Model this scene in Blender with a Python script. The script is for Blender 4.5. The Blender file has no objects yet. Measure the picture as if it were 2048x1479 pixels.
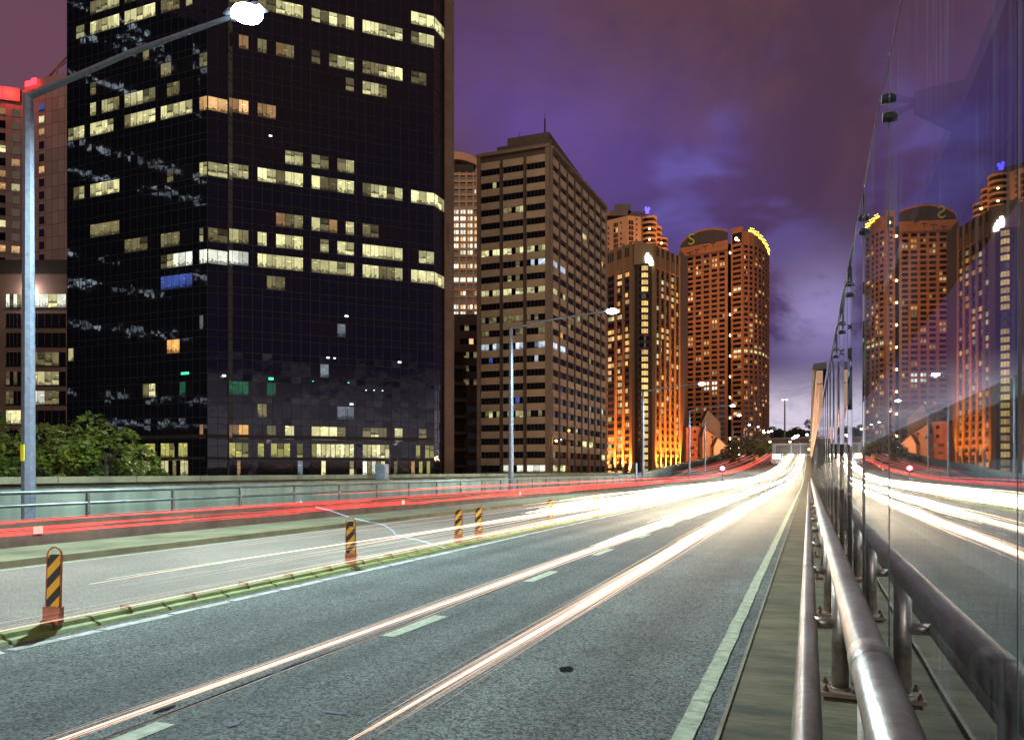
import bpy, math, random
from mathutils import Vector
random.seed(7)
C = bpy.context.scene.collection
S = bpy.context.scene
R = math.radians

# ------------------------------------------------------------------ camera
F = 1526.0                                   # focal length in photo pixels (2048 wide)
TH = math.atan((1618 - 1024) / F)            # the road runs 21.3 degrees right of the view axis
CT, ST = math.cos(TH), math.sin(TH)
CH = 1.7                                     # eye height above the road
HY = 942.0                                   # horizon row
cam = bpy.data.cameras.new('camera'); camo = bpy.data.objects.new('camera', cam); C.objects.link(camo)
camo.location = (0, 0, CH); camo.rotation_euler = (R(90), 0, TH)
cam.sensor_width = 36; cam.lens = 36 * F / 2048; cam.shift_y = (HY - 739.5) / 2048
cam.clip_start = 0.05; cam.clip_end = 6000
S.camera = camo

# ------------------------------------------------------------------ world
w = bpy.data.worlds.new('World'); S.world = w; w.use_nodes = True
nt = w.node_tree; N = nt.nodes; L = nt.links
for n in list(N): N.remove(n)
def nd(t, **k):
    n = N.new(t)
    for a, b in k.items(): setattr(n, a, b)
    return n
def mth(op, a, b=None, c=None, clamp=False):
    n = N.new('ShaderNodeMath'); n.operation = op; n.use_clamp = clamp
    for i, v in enumerate((a, b, c)):
        if v is None: continue
        if isinstance(v, (int, float)): n.inputs[i].default_value = v
        else: L.new(v, n.inputs[i])
    return n.outputs[0]
def mixc(f, a, b):
    n = N.new('ShaderNodeMix'); n.data_type = 'RGBA'
    for i, v in ((0, f), (6, a), (7, b)):
        if isinstance(v, (int, float)): n.inputs[i].default_value = v
        elif isinstance(v, tuple): n.inputs[i].default_value = (*v, 1)
        else: L.new(v, n.inputs[i])
    return n.outputs[2]
tc = nd('ShaderNodeTexCoord'); sp = nd('ShaderNodeSeparateXYZ'); L.new(tc.outputs['Generated'], sp.inputs[0])
dx, dy, dz = sp.outputs
den = mth('ADD', mth('MAXIMUM', dz, 0.0), 0.10)
cb = nd('ShaderNodeCombineXYZ'); L.new(mth('DIVIDE', dx, den), cb.inputs[0]); L.new(mth('DIVIDE', dy, den), cb.inputs[1])
def noise(scale, det, rough=0.5, vec=None, off=(0, 0, 0), sc=(1, 1, 1), dist=0.0):
    mp = nd('ShaderNodeMapping'); L.new(vec or cb.outputs[0], mp.inputs[0])
    mp.inputs['Location'].default_value = off; mp.inputs['Scale'].default_value = sc
    n = nd('ShaderNodeTexNoise'); n.inputs['Scale'].default_value = scale; n.inputs['Detail'].default_value = det
    n.inputs['Roughness'].default_value = rough; n.inputs['Distortion'].default_value = dist
    L.new(mp.outputs[0], n.inputs[0]); return n.outputs[0]
def rng(v, a, b):
    n = nd('ShaderNodeMapRange'); n.interpolation_type = 'SMOOTHSTEP'; L.new(v, n.inputs[0])
    n.inputs[1].default_value = a; n.inputs[2].default_value = b; return n.outputs[0]
def lobe(x, y, k):                            # soft glow of the city in the clouds round one direction
    v = Vector(((x - 1024) / F, 1, (HY - y) / F)).normalized()
    wv = (v.x * CT - v.y * ST, v.x * ST + v.y * CT, v.z)
    n = nd('ShaderNodeVectorMath', operation='DOT_PRODUCT'); L.new(tc.outputs['Generated'], n.inputs[0]); n.inputs[1].default_value = wv
    return mth('POWER', mth('MAXIMUM', n.outputs['Value'], 0.0), k)
big = noise(0.55, 5, 0.55, off=(3.1, 1.7, 0), sc=(1.0, 0.55, 1), dist=0.4)
fin = noise(1.5, 6, 0.6, off=(0.3, 9.2, 0), sc=(1.0, 0.5, 1), dist=0.6)
col = mixc(rng(dz, 0.10, 0.42), (0.062, 0.032, 0.125), (0.112, 0.052, 0.066))
col = mixc(mth('MULTIPLY', rng(fin, 0.44, 0.60), 0.45), col, (0.040, 0.022, 0.072))
bl = mth('MULTIPLY', mth('ADD', mth('MULTIPLY', lobe(985, 260, 150), 1.0), mth('MULTIPLY', lobe(1290, 350, 160), 0.5)), rng(big, 0.28, 0.62), clamp=True)
col = mixc(bl, col, (0.150, 0.095, 0.50))
pt = noise(2.6, 3, 0.45, off=(5.3, 2.2, 0), sc=(1.0, 0.7, 1), dist=0.3)
bl2 = mth('MULTIPLY', mth('ADD', mth('MULTIPLY', lobe(1500, 250, 130), 1.3), lobe(1370, 340, 160)), rng(pt, 0.50, 0.68), clamp=True)
col = mixc(mth('MULTIPLY', bl2, 0.55), col, (0.15, 0.12, 0.46))
bl3 = mth('MULTIPLY', lobe(1645, 630, 500), rng(fin, 0.34, 0.54), clamp=True)
col = mixc(mth('MULTIPLY', bl3, 0.8), col, (0.36, 0.30, 0.60))
bl4 = mth('MULTIPLY', lobe(-100, 60, 14), 0.55, clamp=True)
col = mixc(bl4, col, (0.175, 0.072, 0.13))
hz = mth('MULTIPLY', mth('SUBTRACT', 1.0, rng(dz, 0.062, 0.140)), mth('ADD', 0.62, mth('MULTIPLY', rng(fin, 0.38, 0.58), 0.45)), clamp=True)
col = mixc(hz, col, (0.68, 0.60, 0.74))
bg = nd('ShaderNodeBackground'); L.new(col, bg.inputs[0]); bg.inputs[1].default_value = 1.0
wo = nd('ShaderNodeOutputWorld'); L.new(bg.outputs[0], wo.inputs[0])

# the warm glow of the city behind the camera: one weak, very broad sun
sl = bpy.data.lights.new('sun', 'SUN'); so = bpy.data.objects.new('sun', sl); C.objects.link(so)
sl.energy = 1.6; sl.angle = R(60); sl.color = (1.0, 0.76, 0.52)
sd = Vector((0.10, -0.95, 0.16))             # direction towards the sun
so.rotation_euler = sd.to_track_quat('Z', 'Y').to_euler()

S.view_settings.view_transform = 'Standard'; S.view_settings.look = 'None'
S.view_settings.exposure = 0.0; S.view_settings.gamma = 1.0
S.render.engine = 'CYCLES'
S.cycles.max_bounces = 6; S.cycles.glossy_bounces = 4; S.cycles.transparent_max_bounces = 40
S.cycles.sample_clamp_indirect = 4.0

# ------------------------------------------------------------------ helpers
def cw(U, D): return (U * CT - D * ST, U * ST + D * CT)
def P(x, d): return cw((x - 1024) / F * d, d)            # photo column and distance -> ground point
def Z(y, d): return CH + (HY - y) * d / F                 # photo row and distance -> height
def Yof(d, X): return (d + X * ST) / CT
def rise(Y):
    if Y <= 80: return 0.0
    if Y < 290: return 7.6 * ((Y - 80) / 210.0) ** 1.7
    return 7.6 + 4.0 * (1 - math.exp(-(Y - 290) / 60.0))

def tag(o, label=None, cat=None, group=None, kind=None):
    if label: o['label'] = label
    if cat: o['category'] = cat
    if group: o['group'] = group
    if kind: o['kind'] = kind
    return o
def thing(name, label, cat, loc=(0, 0, 0), rz=0.0, group=None):
    o = bpy.data.objects.new(name, None); C.objects.link(o); o.empty_display_size = 0.2
    o.location = loc; o.rotation_euler = (0, 0, rz); return tag(o, label, cat, group)
def origin(o):
    v = Vector((0, 0, 0))
    while o is not None: v += o.location; o = o.parent
    return v
def copy_tree(o, parent=None):
    c = o.copy(); C.objects.link(c); c.parent = parent
    for ch in [x for x in C.objects if x.parent == o]: copy_tree(ch, c)
    return c

class MB:
    def __init__(s): s.v = []; s.f = []; s.m = []; s.uv = []; s.c = []; s.sm = []
    def quad(s, pts, m=0, uv=None, c=(1, 1, 1), smooth=False):
        b = len(s.v); s.v += [tuple(p) for p in pts]; n = len(pts); s.f.append(tuple(range(b, b + n))); s.m.append(m)
        s.uv += uv or ([(0, 0), (1, 0), (1, 1), (0, 1)] if n == 4 else [(0, 0)] * n); s.c.append(c); s.sm.append(smooth)
    def hexa(s, p, m=0, c=(1, 1, 1)):        # p: 4 bottom + 4 top points
        for q in ((3, 2, 1, 0), (4, 5, 6, 7), (0, 1, 5, 4), (1, 2, 6, 5), (2, 3, 7, 6), (3, 0, 4, 7)):
            s.quad([p[i] for i in q], m, None, c)
    def box(s, x0, x1, y0, y1, z0, z1, m=0, c=(1, 1, 1)):
        s.hexa([(x0, y0, z0), (x1, y0, z0), (x1, y1, z0), (x0, y1, z0), (x0, y0, z1), (x1, y0, z1), (x1, y1, z1), (x0, y1, z1)], m, c)
    def prism(s, poly, z0, z1, m=0, top=None):
        n = len(poly)
        for i in range(n):
            a, b = poly[i], poly[(i + 1) % n]
            s.quad([(*a, z0), (*b, z0), (*b, z1), (*a, z1)], m)
        s.quad([(*p, z1) for p in poly], m if top is None else top); s.quad([(*p, z0) for p in reversed(poly)], m)
    def tube(s, pts, r, k=10, m=0, cols=None, cap=True, smooth=True, squash=1.0):
        pts = [Vector(p) for p in pts]; n = len(pts); rr = r if isinstance(r, (list, tuple)) else [r] * n
        rings = []
        for i, p in enumerate(pts):
            t = (pts[min(i + 1, n - 1)] - pts[max(i - 1, 0)]).normalized()
            up = Vector((0, 0, 1)) if abs(t.z) < 0.9 else Vector((1, 0, 0))
            a = t.cross(up).normalized(); b = a.cross(t).normalized()
            rings.append([p + (a * math.cos(j * 2 * math.pi / k + math.pi / k) + b * squash * math.sin(j * 2 * math.pi / k + math.pi / k)) * rr[i] for j in range(k)])
        base = len(s.v)
        for g in rings: s.v += [tuple(q) for q in g]
        for i in range(n - 1):
            for j in range(k):
                j2 = (j + 1) % k
                s.f.append((base + i * k + j, base + i * k + j2, base + (i + 1) * k + j2, base + (i + 1) * k + j))
                s.m.append(m); s.uv += [(0, 0), (1, 0), (1, 1), (0, 1)]; s.c.append(cols[i] if cols else (1, 1, 1)); s.sm.append(smooth)
        if cap:
            s.f.append(tuple(base + j for j in reversed(range(k)))); s.m.append(m); s.uv += [(0, 0)] * k; s.c.append(cols[0] if cols else (1, 1, 1)); s.sm.append(False)
            s.f.append(tuple(base + (n - 1) * k + j for j in range(k))); s.m.append(m); s.uv += [(0, 0)] * k; s.c.append(cols[-1] if cols else (1, 1, 1)); s.sm.append(False)
    def ball(s, c, r, k=10, m=0, sz=1.0, col=(1, 1, 1)):
        rows = 6; c = Vector(c); pts = []
        s.tube([(c.x, c.y, c.z + r * sz * math.sin(-math.pi / 2 + (i + .02) * math.pi / (rows + .04))) for i in range(rows + 1)],
               [max(r * math.cos(-math.pi / 2 + (i + .02) * math.pi / (rows + .04)), r * .02) for i in range(rows + 1)], k, m, [col] * (rows + 1))
    def build(s, name, mats, parent=None, label=None, cat=None, group=None, kind=None, local=False):
        o0 = Vector((0, 0, 0)) if (local or parent is None) else origin(parent)
        me = bpy.data.meshes.new(name)
        me.from_pydata([(v[0] - o0.x, v[1] - o0.y, v[2] - o0.z) for v in s.v], [], s.f)
        if not isinstance(mats, (list, tuple)): mats = [mats]
        for m in mats: me.materials.append(m)
        me.polygons.foreach_set('material_index', s.m); me.polygons.foreach_set('use_smooth', s.sm)
        u = me.uv_layers.new(name='UVMap'); flat = [q for p in s.uv for q in p]; u.data.foreach_set('uv', flat)
        ca = me.color_attributes.new(name='col', type='FLOAT_COLOR', domain='CORNER')
        arr = []
        for f, c in zip(s.f, s.c): arr += [c[0], c[1], c[2], 1.0] * len(f)
        ca.data.foreach_set('color', arr)
        me.update()
        o = bpy.data.objects.new(name, me); C.objects.link(o); o.parent = parent
        return tag(o, label, cat, group, kind)

# ------------------------------------------------------------------ materials
def newmat(name):
    m = bpy.data.materials.new(name); m.use_nodes = True
    return m, m.node_tree.nodes, m.node_tree.links, m.node_tree.nodes['Principled BSDF']
def mat(name, c, rough=0.7, metal=0.0, var=0.25, vs=3.0, bump=0.0, bs=40.0, stretch=(1, 1, 1), spec=0.5, c2=None, bd=0.01, fleck=0.0):
    m, n, l, b = newmat(name)
    t = n.new('ShaderNodeTexCoord'); mp = n.new('ShaderNodeMapping'); mp.inputs['Scale'].default_value = stretch
    l.new(t.outputs['Object'], mp.inputs[0])
    nz = n.new('ShaderNodeTexNoise'); nz.inputs['Scale'].default_value = vs; nz.inputs['Detail'].default_value = 6; nz.inputs['Roughness'].default_value = 0.6
    l.new(mp.outputs[0], nz.inputs[0])
    mx = n.new('ShaderNodeMix'); mx.data_type = 'RGBA'
    d = c2 or tuple(x * (1 - var) for x in c); e = tuple(min(1, x * (1 + var)) for x in c) if not c2 else c
    mx.inputs[6].default_value = (*d, 1); mx.inputs[7].default_value = (*e, 1)
    mr = n.new('ShaderNodeMapRange'); mr.inputs[1].default_value = 0.32; mr.inputs[2].default_value = 0.68
    l.new(nz.outputs[0], mr.inputs[0]); l.new(mr.outputs[0], mx.inputs[0])
    outc = mx.outputs[2]
    if fleck:
        fz = n.new('ShaderNodeTexVoronoi'); fz.inputs['Scale'].default_value = bs; l.new(t.outputs['Object'], fz.inputs[0])
        m2 = n.new('ShaderNodeMix'); m2.data_type = 'RGBA'; m2.blend_type = 'MULTIPLY'; m2.inputs[0].default_value = 1.0
        bw = n.new('ShaderNodeSeparateColor'); l.new(fz.outputs['Color'], bw.inputs[0])
        r2 = n.new('ShaderNodeMapRange'); r2.inputs[1].default_value = 0; r2.inputs[2].default_value = 1
        r2.inputs[3].default_value = max(.22, 1 - fleck); r2.inputs[4].default_value = 1 + fleck; l.new(bw.outputs[0], r2.inputs[0])
        cc = n.new('ShaderNodeCombineColor')
        for i in range(3): l.new(r2.outputs[0], cc.inputs[i])
        l.new(outc, m2.inputs[6]); l.new(cc.outputs[0], m2.inputs[7]); outc = m2.outputs[2]
    l.new(outc, b.inputs['Base Color'])
    b.inputs['Roughness'].default_value = rough; b.inputs['Metallic'].default_value = metal; b.inputs['Specular IOR Level'].default_value = spec
    if bump:
        n2 = n.new('ShaderNodeTexNoise'); n2.inputs['Scale'].default_value = bs; n2.inputs['Detail'].default_value = 3
        l.new(mp.outputs[0], n2.inputs[0]); bm = n.new('ShaderNodeBump'); bm.inputs['Strength'].default_value = bump; bm.inputs['Distance'].default_value = bd
        l.new(n2.outputs[0], bm.inputs['Height']); l.new(bm.outputs[0], b.inputs['Normal'])
    return m
def emit(name, c, s):
    m, n, l, b = newmat(name); b.inputs['Base Color'].default_value = (0.02, 0.02, 0.02, 1)
    b.inputs['Emission Color'].default_value = (*c, 1); b.inputs['Emission Strength'].default_value = s; return m
def glowmat(name, s=1.0):                    # light streaks: colour and strength stored per face
    m, n, l, b = newmat(name); n.remove(b); o = n['Material Output']
    a = n.new('ShaderNodeVertexColor'); a.layer_name = 'col'; e = n.new('ShaderNodeEmission'); e.inputs[1].default_value = s
    t = n.new('ShaderNodeBsdfTransparent'); ad = n.new('ShaderNodeAddShader')
    l.new(a.outputs[0], e.inputs[0]); l.new(e.outputs[0], ad.inputs[0]); l.new(t.outputs[0], ad.inputs[1]); l.new(ad.outputs[0], o.inputs[0]); return m
def litmat(name, s=1.0, rich=True):          # lit rooms behind glass: colour per pane, furniture and ceiling lamps from the pane's UV
    m, n, l, b = newmat(name)
    a = n.new('ShaderNodeVertexColor'); a.layer_name = 'col'
    b.inputs['Base Color'].default_value = (0.01, 0.01, 0.012, 1); b.inputs['Roughness'].default_value = 0.08
    def M(op, x, y, cl=False):
        q = n.new('ShaderNodeMath'); q.operation = op; q.use_clamp = cl
        for i, v in ((0, x), (1, y)):
            if isinstance(v, (int, float)): q.inputs[i].default_value = v
            else: l.new(v, q.inputs[i])
        return q.outputs[0]
    if rich:
        t = n.new('ShaderNodeTexCoord'); s2 = n.new('ShaderNodeSeparateXYZ'); l.new(t.outputs['UV'], s2.inputs[0])
        nz = n.new('ShaderNodeTexNoise'); nz.inputs['Scale'].default_value = 0.8; nz.inputs['Detail'].default_value = 5; l.new(t.outputs['Object'], nz.inputs[0])
        nf = n.new('ShaderNodeTexNoise'); nf.inputs['Scale'].default_value = 2.2; nf.inputs['Detail'].default_value = 2; l.new(t.outputs['Object'], nf.inputs[0])
        # furniture silhouettes along the bottom
        low = M('LESS_THAN', s2.outputs[1], M('MULTIPLY', M('SUBTRACT', nf.outputs[0], 0.30), 1.0))
        f1 = M('SUBTRACT', 1.0, M('MULTIPLY', low, 0.72))
        # ceiling lamps
        vo = n.new('ShaderNodeTexVoronoi'); vo.inputs['Scale'].default_value = 0.9; mp = n.new('ShaderNodeMapping'); mp.inputs['Scale'].default_value = (0.6, 0.6, 2.6)
        l.new(t.outputs['Object'], mp.inputs[0]); l.new(mp.outputs[0], vo.inputs[0])
        lamp = M('MULTIPLY', M('LESS_THAN', vo.outputs[0], 0.22), M('GREATER_THAN', s2.outputs[1], 0.5))
        f = M('MULTIPLY', f1, M('ADD', M('MULTIPLY', nz.outputs[0], 0.9), 0.45)); f = M('ADD', f, M('MULTIPLY', lamp, 1.2)); f = M('MULTIPLY', f, s)
        l.new(f, b.inputs['Emission Strength'])
    else:
        t = n.new('ShaderNodeTexCoord'); nz = n.new('ShaderNodeTexNoise'); nz.inputs['Scale'].default_value = 0.7; nz.inputs['Detail'].default_value = 4
        l.new(t.outputs['Object'], nz.inputs[0]); l.new(M('MULTIPLY', M('ADD', M('MULTIPLY', nz.outputs[0], 1.4), 0.3), s), b.inputs['Emission Strength'])
    l.new(a.outputs[0], b.inputs['Emission Color'])
    return m
def glassdark(name, c=(0.012, 0.013, 0.02), rough=0.04, bump=0.25, bs=0.35, bd=0.2, ior=1.7):
    m, n, l, b = newmat(name); b.inputs['Base Color'].default_value = (*c, 1); b.inputs['Roughness'].default_value = rough
    b.inputs['IOR'].default_value = ior
    t = n.new('ShaderNodeTexCoord'); nz = n.new('ShaderNodeTexNoise'); nz.inputs['Scale'].default_value = bs; nz.inputs['Detail'].default_value = 1.5
    l.new(t.outputs['Object'], nz.inputs[0]); bm = n.new('ShaderNodeBump'); bm.inputs['Strength'].default_value = bump; bm.inputs['Distance'].default_value = bd
    l.new(nz.outputs[0], bm.inputs['Height']); l.new(bm.outputs[0], b.inputs['Normal']); return m

M_asph = mat('asphalt', (0.070, 0.081, 0.077), 0.82, var=0.22, vs=0.6, bump=1.0, bs=52, bd=0.025, fleck=1.1, spec=0.35)
def wear(m):
    n, l = m.node_tree.nodes, m.node_tree.links; b = n['Principled BSDF']; src = b.inputs['Base Color'].links[0].from_socket
    t = n.new('ShaderNodeTexCoord'); mp = n.new('ShaderNodeMapping'); mp.inputs['Scale'].default_value = (1.1, 0.02, 1); l.new(t.outputs['Object'], mp.inputs[0])
    nz = n.new('ShaderNodeTexNoise'); nz.inputs['Scale'].default_value = 1.0; nz.inputs['Detail'].default_value = 4; l.new(mp.outputs[0], nz.inputs[0])
    mr = n.new('ShaderNodeMapRange'); mr.inputs[1].default_value = .35; mr.inputs[2].default_value = .65; mr.inputs[3].default_value = .62; mr.inputs[4].default_value = 1.25; l.new(nz.outputs[0], mr.inputs[0])
    cc = n.new('ShaderNodeCombineColor'); [l.new(mr.outputs[0], cc.inputs[i]) for i in range(3)]
    mx = n.new('ShaderNodeMix'); mx.data_type = 'RGBA'; mx.blend_type = 'MULTIPLY'; mx.inputs[0].default_value = 1; l.new(src, mx.inputs[6]); l.new(cc.outputs[0], mx.inputs[7]); l.new(mx.outputs[2], b.inputs['Base Color'])
wear(M_asph)
M_asph2 = mat('pale_asphalt', (0.165, 0.150, 0.125), 0.85, var=0.18, vs=0.5, bump=0.6, bs=75, bd=0.01, fleck=0.5, spec=0.3)
M_ground = mat('city_ground', (0.045, 0.042, 0.04), 0.9, var=0.4, vs=0.05)
M_paint = mat('road_paint', (0.27, 0.31, 0.22), 0.75, var=0.35, vs=9, bump=0.6, bs=22, bd=0.01)
M_paint_worn = mat('worn_road_paint', (0.34, 0.35, 0.31), 0.8, var=0.4, vs=7, bump=0.5, bs=30)
M_conc = mat('mossy_concrete', (0.125, 0.100, 0.050), 0.85, vs=2.2, c2=(0.030, 0.030, 0.014), bump=0.9, bs=7, bd=0.02, stretch=(0.7, 1.7, 1))
M_conc2 = mat('stained_concrete', (0.19, 0.195, 0.115), 0.85, vs=0.9, c2=(0.08, 0.085, 0.045), bump=0.5, bs=14, bd=0.01)
M_coping = mat('coping_stone', (0.15, 0.145, 0.09), 0.85, vs=1.0, var=0.35, bump=0.4, bs=20)
M_wallgreen = mat('painted_wall', (0.17, 0.215, 0.175), 0.6, vs=1.1, var=0.32, stretch=(1, 1, 0.15), bump=.3, bs=6)
M_brownconc = mat('brown_concrete', (0.11, 0.07, 0.052), 0.85, vs=1.2, var=0.35, bump=0.5, bs=15)
M_steel = mat('galvanised_steel', (0.46, 0.42, 0.39), 0.38, 0.85, vs=6, c2=(0.26, 0.21, 0.18), bump=0.35, bs=26, bd=0.006, stretch=(1, 0.3, 1), fleck=0.12)
M_galv = mat('pole_steel', (0.16, 0.20, 0.27), 0.5, 0.5, vs=9, var=0.25, bump=0.15, bs=40)
M_bolt = mat('rusty_bolt', (0.12, 0.07, 0.05), 0.6, 0.7, vs=30, var=0.4)
M_plate = mat('base_plate_steel', (0.16, 0.11, 0.08), 0.6, 0.4, vs=8, var=0.4)
M_girder = mat('dark_girder', (0.02, 0.02, 0.03), 0.6, 0.2, vs=2, var=0.3)
M_girder2 = mat('girder_flange', (0.20, 0.22, 0.25), 0.55, 0.2, vs=2, var=0.3)
M_black = mat('black_rubber', (0.012, 0.012, 0.013), 0.6)
M_railpaint = mat('railing_steel', (0.12, 0.15, 0.16), 0.4, 0.6, vs=4, var=0.3)
M_kerbgreen = mat('separator_rubber', (0.15, 0.20, 0.055), 0.6, vs=5, var=0.3, bump=0.3, bs=30)
M_orange = mat('orange_plastic', (0.36, 0.10, 0.05), 0.5, vs=6, var=0.2)
M_brown = mat('lug_rubber', (0.10, 0.07, 0.03), 0.7)
M_leaf = mat('leaf_green', (0.15, 0.21, 0.02), 0.6, vs=1.1, c2=(0.04, 0.08, 0.01))
M_leafd = mat('leaf_dark', (0.05, 0.06, 0.02), 0.7, vs=0.3, c2=(0.02, 0.025, 0.012))
M_bark = mat('bark', (0.06, 0.045, 0.03), 0.9, vs=6, var=0.4, bump=0.6, bs=20)
M_tglass = glassdark('tower_glass', (0.005, 0.008, 0.016), bump=0.16, bs=0.5, bd=0.12, ior=1.6)
M_mull = mat('dark_mullion', (0.022, 0.017, 0.013), 0.5, 0.2, vs=1)
M_wglass = glassdark('window_glass', (0.010, 0.010, 0.016), bump=0.05, bs=1.0, bd=0.05, ior=1.5)
M_lit = litmat('lit_room', 1.0)
M_litf = litmat('lit_room_far', 1.0, rich=False)
M_pier = mat('brown_granite', (0.13, 0.085, 0.062), 0.7, vs=0.5, var=0.25)
M_beige = mat('beige_spandrel', (0.47, 0.37, 0.24), 0.8, vs=0.25, var=0.12, bump=0.2, bs=4)
M_beiged = mat('brown_column', (0.10, 0.075, 0.055), 0.7, vs=0.5, var=0.2)
M_beigef = mat('corner_column', (0.24, 0.18, 0.13), 0.75, vs=0.5, var=0.15)
M_pink = mat('pink_panel', (0.48, 0.34, 0.29), 0.75, vs=0.15, var=0.12)
M_joint = mat('panel_joint', (0.05, 0.035, 0.03), 0.8)
M_podium = mat('brown_podium', (0.17, 0.11, 0.085), 0.8, vs=0.2, var=0.2)
M_dark = mat('dark_roof', (0.03, 0.024, 0.02), 0.8, vs=0.2)
M_tan = mat('tan_concrete', (0.23, 0.155, 0.085), 0.8, vs=0.2, var=0.15, stretch=(1, 1, 0.3))
M_tand = mat('dark_spandrel', (0.06, 0.04, 0.03), 0.6, vs=0.5, var=0.2)
M_orangew = mat('terracotta_wall', (0.26, 0.115, 0.055), 0.8, vs=0.12, var=0.14)
M_salmon = mat('salmon_wall', (0.48, 0.27, 0.15), 0.8, vs=0.1, var=0.1)
M_roofgrey = mat('grey_roof', (0.16, 0.12, 0.09), 0.8, vs=0.3, var=0.2)
M_house = mat('rendered_wall', (0.42, 0.28, 0.18), 0.85, vs=0.3, var=0.15)
M_signback = mat('sign_back', (0.055, 0.065, 0.085), 0.5, 0.3, vs=1, var=0.15)
M_blackroof = mat('slate_roof', (0.03, 0.028, 0.03), 0.6, vs=1)
M_glow = glowmat('light_streak')
M_lampw = emit('lamp_lens', (0.80, 0.92, 1.0), 60)
M_lampw_far = emit('lamp_lens_far', (0.85, 0.94, 1.0), 40)
M_lampo = emit('sodium_lens', (1.0, 0.55, 0.2), 18)
M_white = emit('white_sign_light', (0.95, 1.0, 0.97), 6)
M_yel = emit('yellow_neon', (1.0, 0.62, 0.06), 6)
M_red = emit('red_neon', (1.0, 0.03, 0.04), 5)
M_blue = emit('blue_neon', (0.08, 0.06, 1.0), 4)
M_redsig = emit('red_signal', (1.0, 0.12, 0.16), 14)
M_amber = emit('amber_display', (1.0, 0.62, 0.35), 7)
M_yellowp = mat('yellow_sign_paint', (0.75, 0.45, 0.02), 0.5, var=0.05)
M_yelst = mat('yellow_sticker', (0.75, 0.70, 0.02), 0.5, var=0.05)
M_blueb = mat('blue_grey_box', (0.13, 0.19, 0.25), 0.5, 0.2)
M_refl = mat('reflector_plate', (0.55, 0.45, 0.42), 0.35, 0.5, var=0.2, vs=8)

WARM = (0.86, 0.70, 0.26); YEL = (1.05, 0.98, 0.48); OLV = (0.45, 0.42, 0.12); WHT = (1.1, 1.15, 0.95); CW = (0.72, 0.85, 1.0)
ORG = (1.0, 0.50, 0.14); DIM = (0.20, 0.17, 0.08); BLU = (0.05, 0.09, 0.36); GRN = (0.012, 0.10, 0.05); PEACH = (0.90, 0.52, 0.22)
def sc(c, k): return tuple(x * k for x in c)
def jit(c, a=0.2): k = 1 + random.uniform(-a, a); return sc(c, k)

# ------------------------------------------------------------------ setting: ground, road, kerbs
def strip(name, x0, x1, z, m, y0=-14, y1=420, step=6, thick=0.0, prof=True):
    mb = MB(); y = y0; ys = []
    while y < y1: ys.append(y); y += step
    ys.append(y1)
    for a, b in zip(ys, ys[1:]):
        za, zb = z + rise(a), z + rise(b)
        if thick: mb.hexa([(x0, a, za - thick), (x1, a, za - thick), (x1, b, zb - thick), (x0, b, zb - thick), (x0, a, za), (x1, a, za), (x1, b, zb), (x0, b, zb)])
        else: mb.quad([(x0, a, za), (x1, a, za), (x1, b, zb), (x0, b, zb)])
    return mb.build(name, m, kind='structure')
mb = MB(); n = 40
mb.quad([(-3000, -3000, -8), (3000, -3000, -8), (3000, 5000, -8), (-3000, 5000, -8)])
mb.build('ground', M_ground, kind='structure')
strip('road', -7.25, -0.51, 0.0, M_asph, thick=0.6)
strip('reversible_lane', -13.1, -7.25, 0.0, M_asph2, thick=0.6)
strip('shoulder_edge', -15.3, -13.1, 0.13, M_conc2, thick=0.8)
strip('kerb_strip', -0.51, 0.9, 0.13, M_conc, thick=0.8, step=4)
mb = MB()
y = 82
while y < 420:                               # the hill carriageway widens to the left as it climbs
    w0 = -15.3 - 9.0 * min(1, (y - 82) / 90); w1 = -15.3 - 9.0 * min(1, (y + 6 - 82) / 90)
    mb.hexa([(w0, y, rise(y) - 9), (-15.3, y, rise(y) - 9), (-15.3, y + 6, rise(y + 6) - 9), (w1, y + 6, rise(y + 6) - 9),
             (w0, y, rise(y) + .02), (-15.3, y, rise(y) + .02), (-15.3, y + 6, rise(y + 6) + .02), (w1, y + 6, rise(y + 6) + .02)])
    y += 6
mb.build('hill_carriageway', M_asph2, kind='structure')
# low hill far beyond the crest
mb = MB(); G = 24
def hill(x, y):
    return -8.2 + 30 * math.exp(-((x + 10) / 130) ** 2 - ((y - 560) / 110) ** 2)
for i in range(G):
    for j in range(G):
        xs = [-330 + 660 * (i + a) / G for a in (0, 1)]; ys = [330 + 460 * (j + a) / G for a in (0, 1)]
        mb.quad([(xs[0], ys[0], hill(xs[0], ys[0])), (xs[1], ys[0], hill(xs[1], ys[0])), (xs[1], ys[1], hill(xs[1], ys[1])), (xs[0], ys[1], hill(xs[0], ys[1]))], smooth=True)
mb.build('hills', M_leafd, kind='structure')

# road markings
mb = MB(); y = 1.0
while y < 300:
    seg = 0.28 if y < 30 else 3.0
    j = random.uniform(-.006, .006)
    mb.box(-0.81 + j, -0.68 + j, y, y + seg - (0.012 if y < 30 else 0), rise(y) + 0.004, rise(y + seg) + 0.009 + random.uniform(0, .003)); y += seg
mb.build('edge_line', M_paint, kind='structure')
mb = MB()
for (a, b) in [(1.9, 3.95), (6.85, 8.05), (11.05, 12.35), (15.0, 16.35), (19.3, 20.6)] + [(19.3 + 4.1 * k, 20.6 + 4.1 * k) for k in range(1, 45)]:
    sk = random.uniform(-.03, .03)
    mb.quad([(-4.12, a, rise(a) + .005), (-3.96, a + sk, rise(a) + .005), (-3.96 + random.uniform(-.02, .02), b, rise(b) + .005), (-4.12, b + sk, rise(b) + .005)])
mb.build('lane_dashes', M_paint, kind='structure')
mb = MB(); y = -6
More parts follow.
